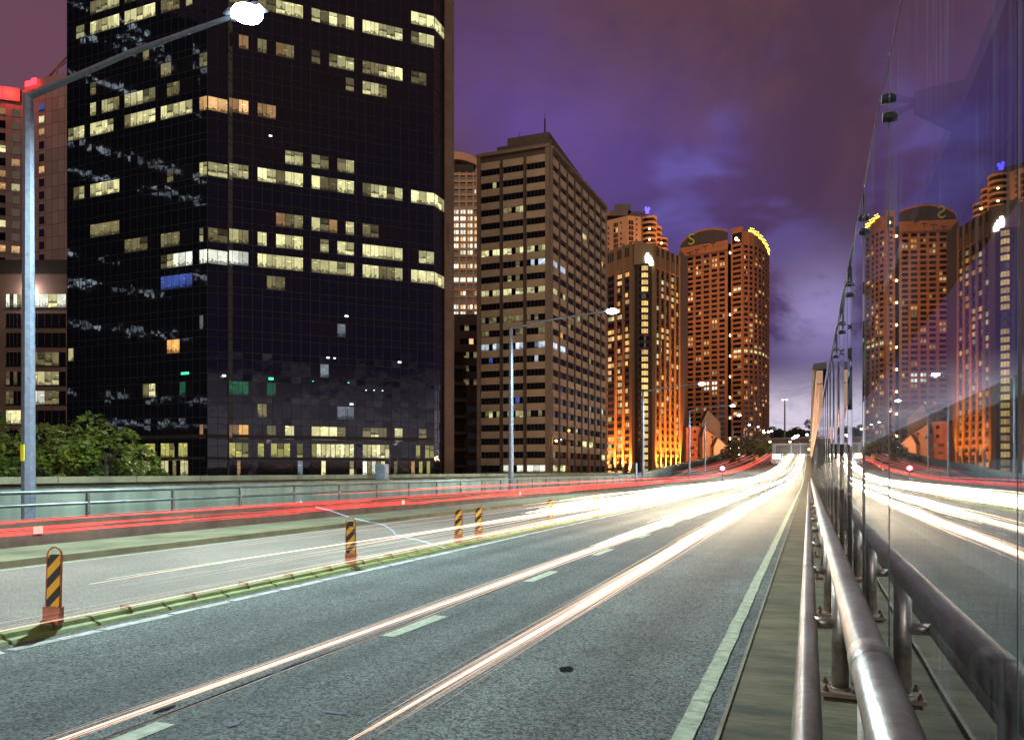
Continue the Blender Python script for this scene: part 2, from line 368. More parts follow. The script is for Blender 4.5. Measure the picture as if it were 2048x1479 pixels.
while y < 200:
    sk = random.uniform(-.05, .05); wd = random.uniform(.12, .16)
    mb.quad([(-7.13, y, rise(y) + .005), (-7.13 + wd, y + sk, rise(y) + .005), (-7.13 + wd, y + .46 + sk, rise(y) + .005), (-7.13, y + .47, rise(y) + .005)]); y += .5
mb.build('separator_line', M_paint_worn, kind='structure')
mb = MB()
for a, b in ((Yof(12.0, -10.3), Yof(15.3, -10.3)), (24, 28), (36, 40), (48, 52), (60, 64)):
    mb.quad([(-10.35, a, .005), (-10.25, a, .005), (-10.25, b, .005), (-10.35, b, .005)])
mb.quad([(-12.95, -10, .005), (-12.85, -10, .005), (-12.85, 80, .005), (-12.95, 80, .005)])
mb.build('left_lane_lines', M_paint, kind='structure')
# tar patches, pothole and chalk scuffs on the near lane
M_tar = mat('tar_patch', (0.006, 0.006, 0.007), 0.97, spec=0.05, var=0.5, vs=30)
mb = MB()
def blob(mb, cx, cy, rx, ry, z, k=14, jag=.25):
    mb.quad([(cx + rx * math.cos(i * 2 * math.pi / k) * (1 + random.uniform(-jag, jag)), cy + ry * math.sin(i * 2 * math.pi / k) * (1 + random.uniform(-jag, jag)), z) for i in range(k)])
def G2(x, y):                                # point on the road seen at a photo pixel
    d = CH * F / (y - HY); return P(x, d)
gx, gy = G2(1132, 1338); blob(mb, gx, gy, .055, .09, .009, 18, .3)
gx, gy = G2(440, 1330)
for a, b, r1, r2 in ((330, 1418, .03, .10),): 
    gx, gy = G2(a, b); blob(mb, gx, gy, r1, r2, .005)
mb.build('tar_patches', M_tar, kind='structure')
mb = MB()
pts = [G2(*p) for p in ((650, 1300), (590, 1325), (540, 1352), (505, 1385), (490, 1405), (496, 1424), (520, 1432), (548, 1430))]
for a, b in zip(pts, pts[1:]):
    ax, ay = a; bx, by = b; l = math.hypot(bx - ax, by - ay); nx, ny = -(by - ay) / l * .007, (bx - ax) / l * .007
    mb.quad([(ax - nx, ay - ny, .006), (bx - nx, by - ny, .006), (bx + nx, by + ny, .006), (ax + nx, ay + ny, .006)])
gx, gy = G2(468, 1448); blob(mb, gx, gy, .035, .06, .006); gx, gy = G2(668, 1425); blob(mb, gx, gy, .10, .03, .006)
mb.build('chalk_scuffs', mat('chalk_blue', (0.075, 0.092, 0.12), 0.9, var=0.4, vs=30), kind='structure')

mb = MB(); y = 1.0
while y < 60:
    x0, x1 = -4.20 + .012 * math.sin(y * 2.1), -4.20 + .012 * math.sin((y + .5) * 2.1)
    mb.quad([(x0, y, .004), (x0 + .022, y, .004), (x1 + .022, y + .5, .004), (x1, y + .5, .004)]); y += .5
mb.build('road_seam', M_tar, kind='structure')
# loose grit and leaves lying on the lanes
M_lit_leaf = mat('dry_leaf', (0.32, 0.25, 0.18), 0.8, var=0.4, vs=40)
mb = MB()
for i in range(150):
    if random.random() < .55: X = random.gauss(-3.7, .45); Y = random.uniform(4, 26)
    else: X = random.uniform(-3.6, -.9); Y = random.uniform(3.5, 26)
    r = random.uniform(.008, .026); a = random.uniform(0, 6.28); h = .008 + random.uniform(0, .012)
    q = [(X + r * math.cos(a + k * 1.57) * (1 if k % 2 else .5), Y + r * math.sin(a + k * 1.57) * (1 if k % 2 else .5), h + (.006 if k == 1 else 0)) for k in range(4)]
    mb.quad(q)
mb.build('fallen_leaves', M_lit_leaf, label='scatter of dry leaf scraps lying on the near traffic lanes', cat='leaf litter', kind='stuff')
# joint and lip of the right-hand kerb
mb = MB(); mb.box(-0.10, -0.075, -2, 75, .128, .150); mb.box(-0.515, -0.49, -2, 75, .10, .142)
mb.build('kerb_lip', mat('kerb_lip_concrete', (0.17, 0.15, 0.10), 0.8, vs=3, var=0.4), kind='structure')

# ------------------------------------------------------------------ guard rail on the right
gr = thing('guard_rail', 'round twin-pipe steel guard rail on bolted posts beside the glass screen', 'guard rail', (0.2, 2.0, 0.13))
def along(X, z, y0, y1, st=3.0):
    p = []; y = y0
    while y < y1: p.append((X, y, z + rise(y))); y += st
    p.append((X, y1, z + rise(y1))); return p
def pipe(X, z, r, name):
    mb = MB(); mb.tube(along(X, z, 0.35, 78), r, 24)
    for yj in (3.05, 9.0, 15.2, 21.4): mb.tube([(X, yj - .19, z), (X, yj - .19 + .004, z), (X, yj - .004 + .03, z), (X, yj + .03, z)], [r, r + .0035, r + .0035, r], 24, cap=False)
    mb.build(name, M_steel, gr)
pipe(0.204, 1.02, 0.070, 'top_rail'); pipe(-0.005, 0.63, 0.058, 'lower_rail')
Y0 = Yof(5.36, .204)
for k in range(-1, 24):
    y = Y0 + 3.1 * k
    if y < 0.4: continue
    mb = MB(); z1 = 1.02 + rise(y); mb.tube([(.204, y, .14), (.204, y, z1)], .057, 18)
    po = mb.build('post', M_steel, gr)
    mb = MB(); mb.tube([(.16, y, .63 + rise(y)), (.03, y, .63 + rise(y))], .042, 14); mb.build('bracket', M_steel, po)
    mb = MB(); mb.box(.204 - .13, .204 + .13, y - .15, y + .15, .15, .178); mb.tube([(.204, y, .178), (.204, y, .190)], [.068, .058], 16)
    bp = mb.build('base_plate', M_plate, po)
    mb = MB()
    for sx in (-1, 1):
        for sy in (-1, 1):
            bx, by = .204 + sx * .095, y + sy * .11
            if k < 3:
                b2 = MB(); b2.tube([(bx, by, .178), (bx, by, .200)], .019, 6, smooth=False); b2.tube([(bx, by, .200), (bx, by, .225)], .010, 8)
                b2.build('bolt', M_bolt, po)
            else: mb.tube([(bx, by, .178), (bx, by, .215)], .017, 6, smooth=False)
    if k >= 3: mb.build('bolt', M_bolt, po)

# ------------------------------------------------------------------ glass screen on the right
def screenglass():
    m, n, l, b = newmat('screen_glass'); n.remove(b); o = n['Material Output']
    g = n.new('ShaderNodeBsdfGlossy'); g.inputs['Roughness'].default_value = 0.012; g.inputs['Color'].default_value = (0.93, 0.95, 0.97, 1)
    t = n.new('ShaderNodeBsdfTransparent'); t.inputs[0].default_value = (0.80, 0.86, 0.90, 1)
    fr = n.new('ShaderNodeFresnel'); fr.inputs['IOR'].default_value = 1.55
    mr = n.new('ShaderNodeMapRange'); l.new(fr.outputs[0], mr.inputs[0]); mr.inputs[1].default_value = 0; mr.inputs[2].default_value = 0.8; mr.inputs[3].default_value = 0.02; mr.inputs[4].default_value = 0.97
    tcn = n.new('ShaderNodeTexCoord'); mp = n.new('ShaderNodeMapping'); mp.inputs['Scale'].default_value = (1, 1.0, 0.35); l.new(tcn.outputs['Object'], mp.inputs[0])
    nz = n.new('ShaderNodeTexNoise'); nz.inputs['Scale'].default_value = 0.9; nz.inputs['Detail'].default_value = 0.5; l.new(mp.outputs[0], nz.inputs[0])
    bm = n.new('ShaderNodeBump'); bm.inputs['Strength'].default_value = 0.10; bm.inputs['Distance'].default_value = 0.012
    l.new(nz.outputs[0], bm.inputs['Height']); l.new(bm.outputs[0], g.inputs['Normal'])
    # dusty streaks
    d = n.new('ShaderNodeBsdfDiffuse'); d.inputs[0].default_value = (0.35, 0.38, 0.42, 1)
    mp2 = n.new('ShaderNodeMapping'); mp2.inputs['Scale'].default_value = (9, 9, 0.5); l.new(tcn.outputs['Object'], mp2.inputs[0])
    n2 = n.new('ShaderNodeTexNoise'); n2.inputs['Scale'].default_value = 3.0; n2.inputs['Detail'].default_value = 6; l.new(mp2.outputs[0], n2.inputs[0])
    r2 = n.new('ShaderNodeMapRange'); l.new(n2.outputs[0], r2.inputs[0]); r2.inputs[1].default_value = 0.45; r2.inputs[2].default_value = 0.85; r2.inputs[4].default_value = 0.22
    n3 = n.new('ShaderNodeTexNoise'); n3.inputs['Scale'].default_value = 1.1; n3.inputs['Detail'].default_value = 3; l.new(tcn.outputs['Object'], n3.inputs[0])
    r3 = n.new('ShaderNodeMapRange'); l.new(n3.outputs[0], r3.inputs[0]); r3.inputs[1].default_value = 0.40; r3.inputs[2].default_value = 0.62; r3.inputs[3].default_value = .12
    mm = n.new('ShaderNodeMath'); mm.operation = 'MULTIPLY'; l.new(r2.outputs[0], mm.inputs[0]); l.new(r3.outputs[0], mm.inputs[1])
    mx = n.new('ShaderNodeMixShader'); l.new(mr.outputs[0], mx.inputs[0]); l.new(t.outputs[0], mx.inputs[1]); l.new(g.outputs[0], mx.inputs[2])
    m2 = n.new('ShaderNodeMixShader'); l.new(mm.outputs[0], m2.inputs[0]); l.new(mx.outputs[0], m2.inputs[1]); l.new(d.outputs[0], m2.inputs[2])
    l.new(m2.outputs[0], o.inputs[0]); return m
M_screen = screenglass()
joints = [-0.6, 1.84, 4.54, 6.62, 8.92]
while joints[-1] < 75: joints.append(joints[-1] + 2.35)
ords = ['nearest', 'second', 'third', 'fourth', 'fifth', 'sixth', 'seventh', 'eighth', 'ninth', 'tenth']
GX = 0.40; rp = random.Random(8)
for i, (a, b) in enumerate(zip(joints, joints[1:])):
    ang = 0 if i < 2 else rp.uniform(.007, .014); z0, z1 = .10, 3.90 + rp.uniform(-.015, .015) + (0.03 if i == 2 else 0)
    if i == 2: ang = .003
    if i == 3: ang = .007
    mb = MB(); h = (b - a) / 2 - .006; cy = (a + b) / 2; ru = rise(cy)
    ddx = math.tan(ang) * h
    q = [(GX - ddx, cy - h), (GX + ddx, cy + h)]
    # a single reflecting sheet, plus thin ground edges
    mb.quad([(*q[0], z0 + ru), (*q[0], z1 + ru), (*q[1], z1 + ru), (*q[1], z0 + ru)], 0)
    for (px, py) in q: mb.box(px + .001, px + .006, py - .001, py + .001, z0 + ru, z1 + ru, 1)
    mb.box(min(q[0][0], q[1][0]) + .0, max(q[0][0], q[1][0]) + .012, cy - h, cy + h, z1 + ru, z1 + ru + .003, 1)
    lb = ('%s tall clear panel of the reflecting glass screen, counting from the camera' % ords[i]) if i < 10 else 'tall clear panel in the distant run of the reflecting glass screen'
    mb.build('glass_panel', [M_screen, mat('glass_edge', (0.10, 0.13, 0.15), 0.3) if i == 0 else bpy.data.materials['glass_edge']], None, lb, 'glass panel', 'panels of the glass screen' if i < 10 else 'distant glass screen panels')
gd = thing('support_girder', 'dark steel girder with pale upper flange seen behind the glass screen', 'girder', (0.9, 2, 3.1))
mb = MB(); mb.box(.78, 1.02, -1, 19, 3.10, 3.56); mb.build('web', M_girder, gd)
mb = MB(); mb.box(.73, 1.05, -1, 19, 3.56, 3.66); mb.build('flange', M_girder2, gd)
for k in range(1, 7):
    y = joints[k]
    mb = MB(); mb.hexa([(.52, y - .03, 3.60), (.78, y - .03, 3.42), (.78, y + .03, 3.42), (.52, y + .03, 3.60), (.52, y - .03, 3.70), (.78, y - .03, 3.72), (.78, y + .03, 3.72), (.52, y + .03, 3.70)])
    mb.tube([(.52, y, 3.66), (.40, y - .03, 3.70)], .012, 8); mb.tube([(.52, y, 3.64), (.40, y - .03, 3.60)], .012, 8)
    mb.tube([(.52, y, 3.66), (.40, y + .03, 3.70)], .012, 8); mb.tube([(.52, y, 3.64), (.40, y + .03, 3.60)], .012, 8)
    ar = mb.build('arm', M_girder, gd)
    for z, dyy in ((3.71, .035), (3.58, -.035)):
        mb = MB(); mb.tube([(GX - .035, y + dyy, z), (GX + .02, y + dyy, z)], .026, 12); mb.build('clamp', M_black, ar)
M_backwall = mat('dark_back_wall', (0.09, 0.08, 0.09), 0.9)
mb = MB(); mb.box(2.6, 3.0, -10, 200, -8, 3.0); mb.build('dark_backing', M_backwall, None, 'dark blank wall added behind the glass screen to darken the view through it', 'wall')  # blank wall added so the view through the glass stays dark
strip('walkway', 0.9, 2.6, 0.10, M_conc, y0=-10, y1=200, thick=0.5)

# perforated lit wall with overhanging canopy further along
cp = thing('noise_wall', 'pale perforated metal wall with a dark overhanging hood beyond the glass screen', 'wall', (.4, 20, .13))
ys = [19.2 + 3 * k for k in range(30)]
mb = MB()
for a, b in zip(ys, ys[1:]):
    mb.hexa([(.30, a, .1 + rise(a)), (.36, a, .1 + rise(a)), (.36, b, .1 + rise(b)), (.30, b, .1 + rise(b)), (.30, a, 4.0 + rise(a)), (.36, a, 4.0 + rise(a)), (.36, b, 4.0 + rise(b)), (.30, b, 4.0 + rise(b))])
# only the strip above the glass: stands proud of it
mb = MB()
for a, b in zip(ys, ys[1:]):
    for (z0, z1, m, x0, x1) in ((3.25, 3.72, 0, .22, .30), (3.75, 4.05, 0, .16, .30)):
        mb.hexa([(x0, a, z0 + rise(a)), (x1, a, z0 + rise(a)), (x1, b - .05, z0 + rise(b)), (x0, b - .05, z0 + rise(b)),
                 (x0, a, z1 + rise(a)), (x1, a, z1 + rise(a)), (x1, b - .05, z1 + rise(b)), (x0, b - .05, z1 + rise(b))])
    for q in range(5):
        for r_ in range(2):
            yy = a + .3 + q * .55; zz = 3.38 + r_ * .2 + rise(yy)
            mb.box(.217, .221, yy, yy + .10, zz, zz + .05, 1)
mb.build('perforated_panel', [mat('orange_lit_panel', (0.36, 0.19, 0.12), 0.6, vs=1, var=0.2), M_black], cp)
mb = MB()
for a, b in zip(ys, ys[1:]):
    mb.hexa([(.07, a, 4.08 + rise(a)), (.385, a, 4.08 + rise(a)), (.385, b, 4.08 + rise(b)), (.07, b, 4.08 + rise(b)), (.10, a, 4.22 + rise(a)), (.385, a, 4.24 + rise(a)), (.385, b, 4.24 + rise(b)), (.10, b, 4.22 + rise(b))])
mb.build('hood', M_dark, cp)

# ------------------------------------------------------------------ left parapet, railing and wall
PX = -15.45
def pleft(name, x0, x1, z0, z1, m, label, cat, y0=-14, y1=300):
    mb = MB(); y = y0
    while y < y1 - .1:
        b = min(y + 6, y1)
        dz0, dz1 = rise(y), rise(b)
        sh0 = -9.0 * max(0, min(1, (y - 82) / 90)); sh1 = -9.0 * max(0, min(1, (b - 82) / 90))
        mb.hexa([(x0 + sh0, y, z0 + dz0), (x1 + sh0, y, z0 + dz0), (x1 + sh1, b, z0 + dz1), (x0 + sh1, b, z0 + dz1),
                 (x0 + sh0, y, z1 + dz0), (x1 + sh0, y, z1 + dz0), (x1 + sh1, b, z1 + dz1), (x0 + sh1, b, z1 + dz1)]); y = b
    return mb.build(name, m, None, label, cat)
pleft('parapet', PX - .35, PX, -.5, .66, M_brownconc, 'low brown concrete parapet beneath the twin-bar railing', 'parapet')
rl = thing('parapet_railing', 'dark twin-bar steel railing running along the low concrete parapet', 'railing', (PX - .18, 0, .66))
RX = PX - .17
for z, r_, nm in ((1.24, .042, 'top_bar'), (0.965, .036, 'lower_bar')):
    mb = MB(); mb.tube([(RX, -14, z), (RX, 40, z), (RX, 82, z)], r_, 12); mb.build(nm, M_railpaint, rl)
y = Yof(15.9, RX) - 0.3; k = 0
y = -10.0
while y < 82:
    mb = MB(); mb.box(RX - .035, RX + .035, y - .035, y + .035, .66, 1.21); mb.build('post', M_railpaint, rl); y += 2.55
for (x, yy) in ((75, 1057), (806, 998), (1040, 977)):
    d = 1.15 * F / (yy - HY) * 1.0; d = (-PX * F / ((1618 - x) * CT))
    y = Yof(d, PX)
    mb = MB(); mb.box(PX + .002, PX + .02, y - .11, y + .11, .36, .52); mb.build('reflector', M_refl, None, {75: 'pale square reflector plate on the parapet near the tall street lamp', 806: 'small pale reflector plate on the parapet behind the second striped marker', 1040: 'small faint reflector plate on the parapet beyond the second street lamp'}[x], 'reflector')
mb = MB()                                     # drain holes are dark studs on the parapet base
mb2 = MB()
WX = -19.5
pleft('roadside_wall', WX - .3, WX, -8, 1.30, M_wallgreen, 'long pale green painted wall standing behind the railing', 'wall')
mb = MB(); y = -14; 
while y < 82:
    mb.box(WX - .42, WX + .12, y, y + 2.62, 1.37, 1.55); y += 2.65
mb.build('wall_coping', M_coping, None, 'olive stone coping blocks capping the dark ledge on the green wall', 'coping')
mb = MB(); mb.box(WX - .36, WX + .06, -14, 82, 1.30, 1.37); mb.build('wall_ledge', M_black, None, 'thin black ledge below the stone coping', 'ledge')  # black band between the wall top and its coping
strip('service_path', WX, PX - .35, 0.05, M_conc2, y1=82, thick=0.5)
# blue equipment box on the wall
d = 19.0 * F / ((1618 - 771) * CT); y = Yof(d, -19.0)
eb = thing('equipment_box', 'small blue grey equipment box mounted at the wall top', 'box', (-19.2, y, 1.4))
mb = MB(); mb.box(-19.45, -18.95, y - .22, y + .22, 1.32, 2.05); mb.build('housing', M_blueb, eb)
mb = MB(); mb.box(-18.949, -18.93, y - .17, y + .17, 1.42, 1.95); mb.build('door', M_galv, eb)
mb = MB(); mb.tube([(-19.2, y + .75, 1.5), (-19.2, y + .75, 2.7)], .03, 6); mb.tube([(-19.2, y + 1.5, 1.5), (-19.2, y + 1.5, 2.5)], .03, 6); mb.build('conduit', M_black, eb)

# ------------------------------------------------------------------ lane separator modules and striped markers
SX = -7.45
def make_sep():
    t = thing('lane_separator', 'yellow green rubber lane separator module edging the white line', 'lane separator', (SX, 0, 0), 0, 'lane separator modules')
    mb = MB(); prof = [(-.19, .004), (-.17, .035), (-.09, .045), (-.07, .095), (.05, .095), (.075, .05), (.15, .04), (.18, .004)]
    for (a, b) in zip(prof, prof[1:]): mb.quad([(SX + a[0], 0, a[1]), (SX + a[0], .96, a[1]), (SX + b[0], .96, b[1]), (SX + b[0], 0, b[1])])
    for yy, fl in ((0, 1), (.96, -1)):
        q = [(SX + a[0], yy, a[1]) for a in prof]; mb.quad(q if fl > 0 else q[::-1])
    mb.build('body', M_kerbgreen, t)
    mb = MB()
    for yy in (.48,):
        mb.tube([(SX - .10, yy, .05), (SX - .07, yy, .125), (SX + .05, yy, .125), (SX + .10, yy, .055)], .016, 6)
    mb.build('lug', M_brown, t)
    return t
sep = make_sep(); y = 1.2; first = True
while y < 62:
    s_ = sep if first else copy_tree(sep); s_.location.y = y; first = False; y += 1.0
    k_ = round(y - 2.2)
    if k_ < 10: s_['label'] = '%s rubber lane separator module, counting from the camera' % ['nearest', 'second', 'third', 'fourth', 'fifth', 'sixth', 'seventh', 'eighth', 'ninth', 'tenth'][k_]
    else: s_['label'] = 'yellow green rubber lane separator module in the distant run'; s_['group'] = 'distant lane separator modules'
def stripemat():
    m, n, l, b = newmat('hazard_stripes'); t = n.new('ShaderNodeTexCoord'); s2 = n.new('ShaderNodeSeparateXYZ'); l.new(t.outputs['Object'], s2.inputs[0])
    def M(op, x, y):
        q = n.new('ShaderNodeMath'); q.operation = op
        for i, v in ((0, x), (1, y)):
            if isinstance(v, (int, float)): q.inputs[i].default_value = v
            else: l.new(v, q.inputs[i])
        return q.outputs[0]
    f = M('FRACT', M('MULTIPLY', M('ADD', M('SUBTRACT', s2.outputs[2], M('MULTIPLY', s2.outputs[0], 1.1)), 1.08), 4.6), 0)
    g = M('LESS_THAN', f, 0.5); mx = n.new('ShaderNodeMix'); mx.data_type = 'RGBA'; l.new(g, mx.inputs[0])
    mx.inputs[6].default_value = (0.70, 0.36, 0.015, 1); mx.inputs[7].default_value = (0.012, 0.012, 0.018, 1)
    l.new(mx.outputs[2], b.inputs['Base Color']); b.inputs['Roughness'].default_value = 0.45; return m
M_stripe = stripemat()
def make_marker():
    t = thing('marker_post', 'x', 'marker post', (0, 0, .09), 0, 'striped marker posts on the lane separator')
    W = .082
    # frame: arched band around the panel, in local coordinates
    mb = MB(); pts = [(-W, 0, .16)] + [(-W, 0, .72)] + [(-W * math.cos(a * math.pi / 8), 0, .72 + W * 1.1 * math.sin(a * math.pi / 8)) for a in range(1, 8)] + [(W, 0, .72), (W, 0, .16)]
    mb.tube(pts, .010, 6); mb.build('frame', M_orange, t, local=True)
    mb = MB(); mb.box(-W + .012, W - .012, -.012, .012, .17, .735); mb.build('panel', M_stripe, t, local=True)
    mb = MB(); mb.hexa([(-.085, -.05, 0), (.085, -.05, 0), (.085, .05, 0), (-.085, .05, 0), (-.10, -.03, .18), (.10, -.03, .18), (.10, .03, .18), (-.10, .03, .18)])
    mb.box(-.095, .095, -.038, .038, .17, .185); mb.build('base', M_orange, t, local=True)
    return t
mk = make_marker()
mlabels = ['nearest black and yellow striped marker post, standing at the left', 'striped marker post with a dark torn sticker, second from the camera',
           'left one of the close pair of striped marker posts', 'right one of the close pair of striped marker posts',
           'small striped marker post with a dark sticker just beyond the pair', 'farthest small striped marker post seen behind the bright streaks']
for i, (px, d) in enumerate(((106, 7.75), (702, 12.8), (917, 17.0), (957, 18.2), (1100, 23.8), (1192, 28.6))):
    m_ = mk if i == 0 else copy_tree(mk)
    X = SX; d2 = X * F / ((px - 1618) * CT) ; y = Yof(d2, X)
    m_.location = (X, y, .09); m_['label'] = mlabels[i]; m_.rotation_euler = (0, R([1.5, -.5, 0, .4, 0, 0][i]), TH + R(random.uniform(-6, 6)))
    if i in (1, 4):
        mb = MB(); mb.quad([(-.05, -.014, .66), (.045, -.014, .64), (.05, -.014, .73), (-.01, -.014, .715), (-.055, -.014, .735)]); mb.build('sticker', M_black, m_, local=True)

# ------------------------------------------------------------------ street lamps
LX = -17.7
def lamp(Y, first, label, power=0.0, H=10.8, a=6.6, X=LX, near=False, dirx=1):
    t = thing('street_lamp', label, 'street lamp', (X, Y, 0), 0, 'street lamps along the left of the road')
    z0 = rise(Y); rb, rt = .175, .125
    if near: rb, rt = .165, .12
    mb = MB(); mb.tube([(X, Y, -.3 + z0), (X, Y, H + z0 + .05)], [rb, rt], 8, smooth=False); mb.build('pole', M_galv, t)
    mb = MB(); mb.tube([(X, Y, H + z0), (X + dirx * a * .5, Y, H + z0 + .42), (X + dirx * (a - .4), Y, H + z0 + .62)], [.085, .065, .05], 8, smooth=False); mb.build('arm', M_galv, t)
    hx = X + dirx * a; hz_ = H + z0 + .62
    mb = MB(); mb.hexa([(hx - .5, Y - .17, hz_), (hx + .45, Y - .15, hz_), (hx + .45, Y + .15, hz_), (hx - .5, Y + .17, hz_), (hx - .42, Y - .09, hz_ + .15), (hx + .3, Y - .08, hz_ + .13), (hx + .3, Y + .08, hz_ + .13), (hx - .42, Y + .09, hz_ + .15)])
    hd = mb.build('lamp_head', M_galv, t)
    mb = MB(); mb.ball((hx, Y, hz_ - .03), .33 if near else .36, 14, sz=.42); mb.build('lens', M_lampw if near else M_lampw_far, hd)
    if near:
        mb = MB(); d = 0; mb.box(X + .02 - .06, X + .02 + .06, Y - rb - .012, Y - rb + .005, 1.95, 2.35); mb.build('sticker', M_yelst, t)
    if power:
        ld = bpy.data.lights.new('lamp_light', 'SPOT'); ld.energy = power; ld.color = (0.74, 0.95, 0.98); ld.shadow_soft_size = .16
        ld.spot_size = R(168); ld.spot_blend = 0.5
        lo = bpy.data.objects.new('lamp_light', ld); C.objects.link(lo); lo.parent = t; lo.location = (dirx * a, 0, hz_ - .25)
    return t
lampY = []
for i, (px, ytop) in enumerate(((57, 200), (1022, 652), (1286, 770), (1379, 826))):
    d = -LX * F / ((1618 - px) * CT); lampY.append(Yof(d, LX))
PW = 18000
lamp(lampY[0], 1, 'nearest tall steel street lamp at the far left, its bright head above the dark tower', PW, near=True)
lamp(lampY[1], 0, 'street lamp standing before the beige office block', PW)
lamp(lampY[2], 0, 'street lamp standing before the orange lit ribbed hotel', PW)
lamp(lampY[3], 0, 'street lamp between the ribbed hotel and the round tower', PW * .8)
lamp(lampY[3] + 34, 0, 'fifth street lamp, before the gabled houses', PW * .6, X=-19.5)
for i, (px, yt) in enumerate(((1466, 868), (1488, 877), (1502, 880))):
    X = -24.8; d = -X * F / ((1618 - px) * CT); y = Yof(d, X)
    lamp(y, 0, ['thin distant street lamp on the left edge of the hill road', 'very thin distant street lamp just uphill of another', 'farthest thin street lamp on the hill road'][i], 6000 if i < 2 else 0, X=X, H=10.4 - i * .6, a=5.5)
# the lamp of the same row standing level with the camera's back
lamp(lampY[0] - 33, 0, 'street lamp of the same row standing behind the camera', PW * 1.0)

def gridmat(name, c, cl, pu, pv, lw=.07):
    m, n, l, b = newmat(name); t = n.new('ShaderNodeTexCoord'); s2 = n.new('ShaderNodeSeparateXYZ'); l.new(t.outputs['UV'], s2.inputs[0])
    def M(op, x, y):
        q = n.new('ShaderNodeMath'); q.operation = op
        for i, v in ((0, x), (1, y)):
            if isinstance(v, (int, float)): q.inputs[i].default_value = v
            else: l.new(v, q.inputs[i])
        return q.outputs[0]
    g = M('MAXIMUM', M('LESS_THAN', M('FRACT', M('DIVIDE', s2.outputs[0], pu), 0), lw / pu), M('LESS_THAN', M('FRACT', M('DIVIDE', s2.outputs[1], pv), 0), lw / pv))
    w_ = n.new('ShaderNodeTexWhiteNoise'); cbn = n.new('ShaderNodeCombineXYZ'); l.new(M('FLOOR', M('DIVIDE', s2.outputs[0], pu), 0), cbn.inputs[0]); l.new(M('FLOOR', M('DIVIDE', s2.outputs[1], pv), 0), cbn.inputs[1]); l.new(cbn.outputs[0], w_.inputs[0])
    mc = n.new('ShaderNodeMix'); mc.data_type = 'RGBA'; l.new(w_.outputs[0], mc.inputs[0]); mc.inputs[6].default_value = (*[x * .82 for x in c], 1); mc.inputs[7].default_value = (*[x * 1.12 for x in c], 1)
    mx = n.new('ShaderNodeMix'); mx.data_type = 'RGBA'; l.new(g, mx.inputs[0]); l.new(mc.outputs[2], mx.inputs[6]); mx.inputs[7].default_value = (*cl, 1)
    l.new(mx.outputs[2], b.inputs['Base Color']); b.inputs['Roughness'].default_value = .75; return m
def facing(f, z0, z1, m, parent, off=.02):
    mb = MB(); p = [f.pt(0, z0, off), f.pt(f.L, z0, off), f.pt(f.L, z1, off), f.pt(0, z1, off)]; uv = [(0, 0), (f.L, 0), (f.L, z1 - z0), (0, z1 - z0)]
    if f.flip: p = p[::-1]; uv = uv[::-1]
    mb.quad(p, 0, uv); return mb.build('facing', m, parent)
# ------------------------------------------------------------------ facade toolkit
class Fac:
    def __init__(s, a, b):
        s.a = Vector(a); s.b = Vector(b); s.t = (s.b - s.a).normalized(); s.L = (s.b - s.a).length
        n_ = Vector((s.t.y, -s.t.x)); mid = (s.a + s.b) / 2
        s.n = n_ if n_.dot(-mid) > 0 else -n_; s.flip = (n_.dot(-mid) <= 0)
    def pt(s, q, z, off=0.0):
        p = s.a + s.t * q + s.n * off; return (p.x, p.y, z)
    def s_px(s, px):                          # distance along the face at which it is seen in photo column px
        u = (px - 1024) / F; vx, vy = u * CT - ST, u * ST + CT
        # a + t*q = k*v
        det = s.t.x * (-vy) - s.t.y * (-vx)
        return (-s.a.x * (-vy) + s.a.y * (-vx)) / det
    def quad(s, mb, q0, q1, z0, z1, off, m=0, c=(1, 1, 1)):
        p = [s.pt(q0, z0, off), s.pt(q1, z0, off), s.pt(q1, z1, off), s.pt(q0, z1, off)]
        uv = [(0, 0), (1, 0), (1, 1), (0, 1)]
        if s.flip: p = p[::-1]; uv = uv[::-1]
        mb.quad(p, m, uv, c)
    def box(s, mb, q0, q1, z0, z1, o0, o1, m=0):
        mb.hexa([s.pt(q0, z0, o0), s.pt(q0, z0, o1), s.pt(q1, z0, o1), s.pt(q1, z0, o0), s.pt(q0, z1, o0), s.pt(q0, z1, o1), s.pt(q1, z1, o1), s.pt(q1, z1, o0)], m)
def deepen(f, D):                             # footprint going back from a face
    return [f.pt(0, 0)[:2], f.pt(f.L, 0)[:2], f.pt(f.L, 0, -D)[:2], f.pt(0, 0, -D)[:2]]
class Wins:                                   # windows of one building: the first 100 as parts, the rest as one
    def __init__(s, parent, mats, name='window'): s.p = parent; s.n = 0; s.rest = MB(); s.m = mats; s.name = name; s.used = False
    def add(s, mb, prio=True):
        if s.n < 100 and prio: mb.build(s.name, s.m, s.p); s.n += 1
        else:
            r = s.rest; b = len(r.v); r.v += mb.v; r.f += [tuple(i + b for i in f) for f in mb.f]; r.m += mb.m; r.uv += mb.uv; r.c += mb.c; r.sm += mb.sm; s.used = True
    def done(s):
        if s.used: s.rest.build(s.name, s.m, s.p, kind='stuff')
CODE = {'w': YEL, 'm': sc(YEL, .55), 'd': DIM, 'W': WHT, 'C': CW, 'o': ORG, 'O': sc(ORG, .35), 'b': BLU, 'g': GRN, 'p': PEACH, 'q': sc(PEACH, .4), 'l': OLV, 'k': sc(CW, .2)}
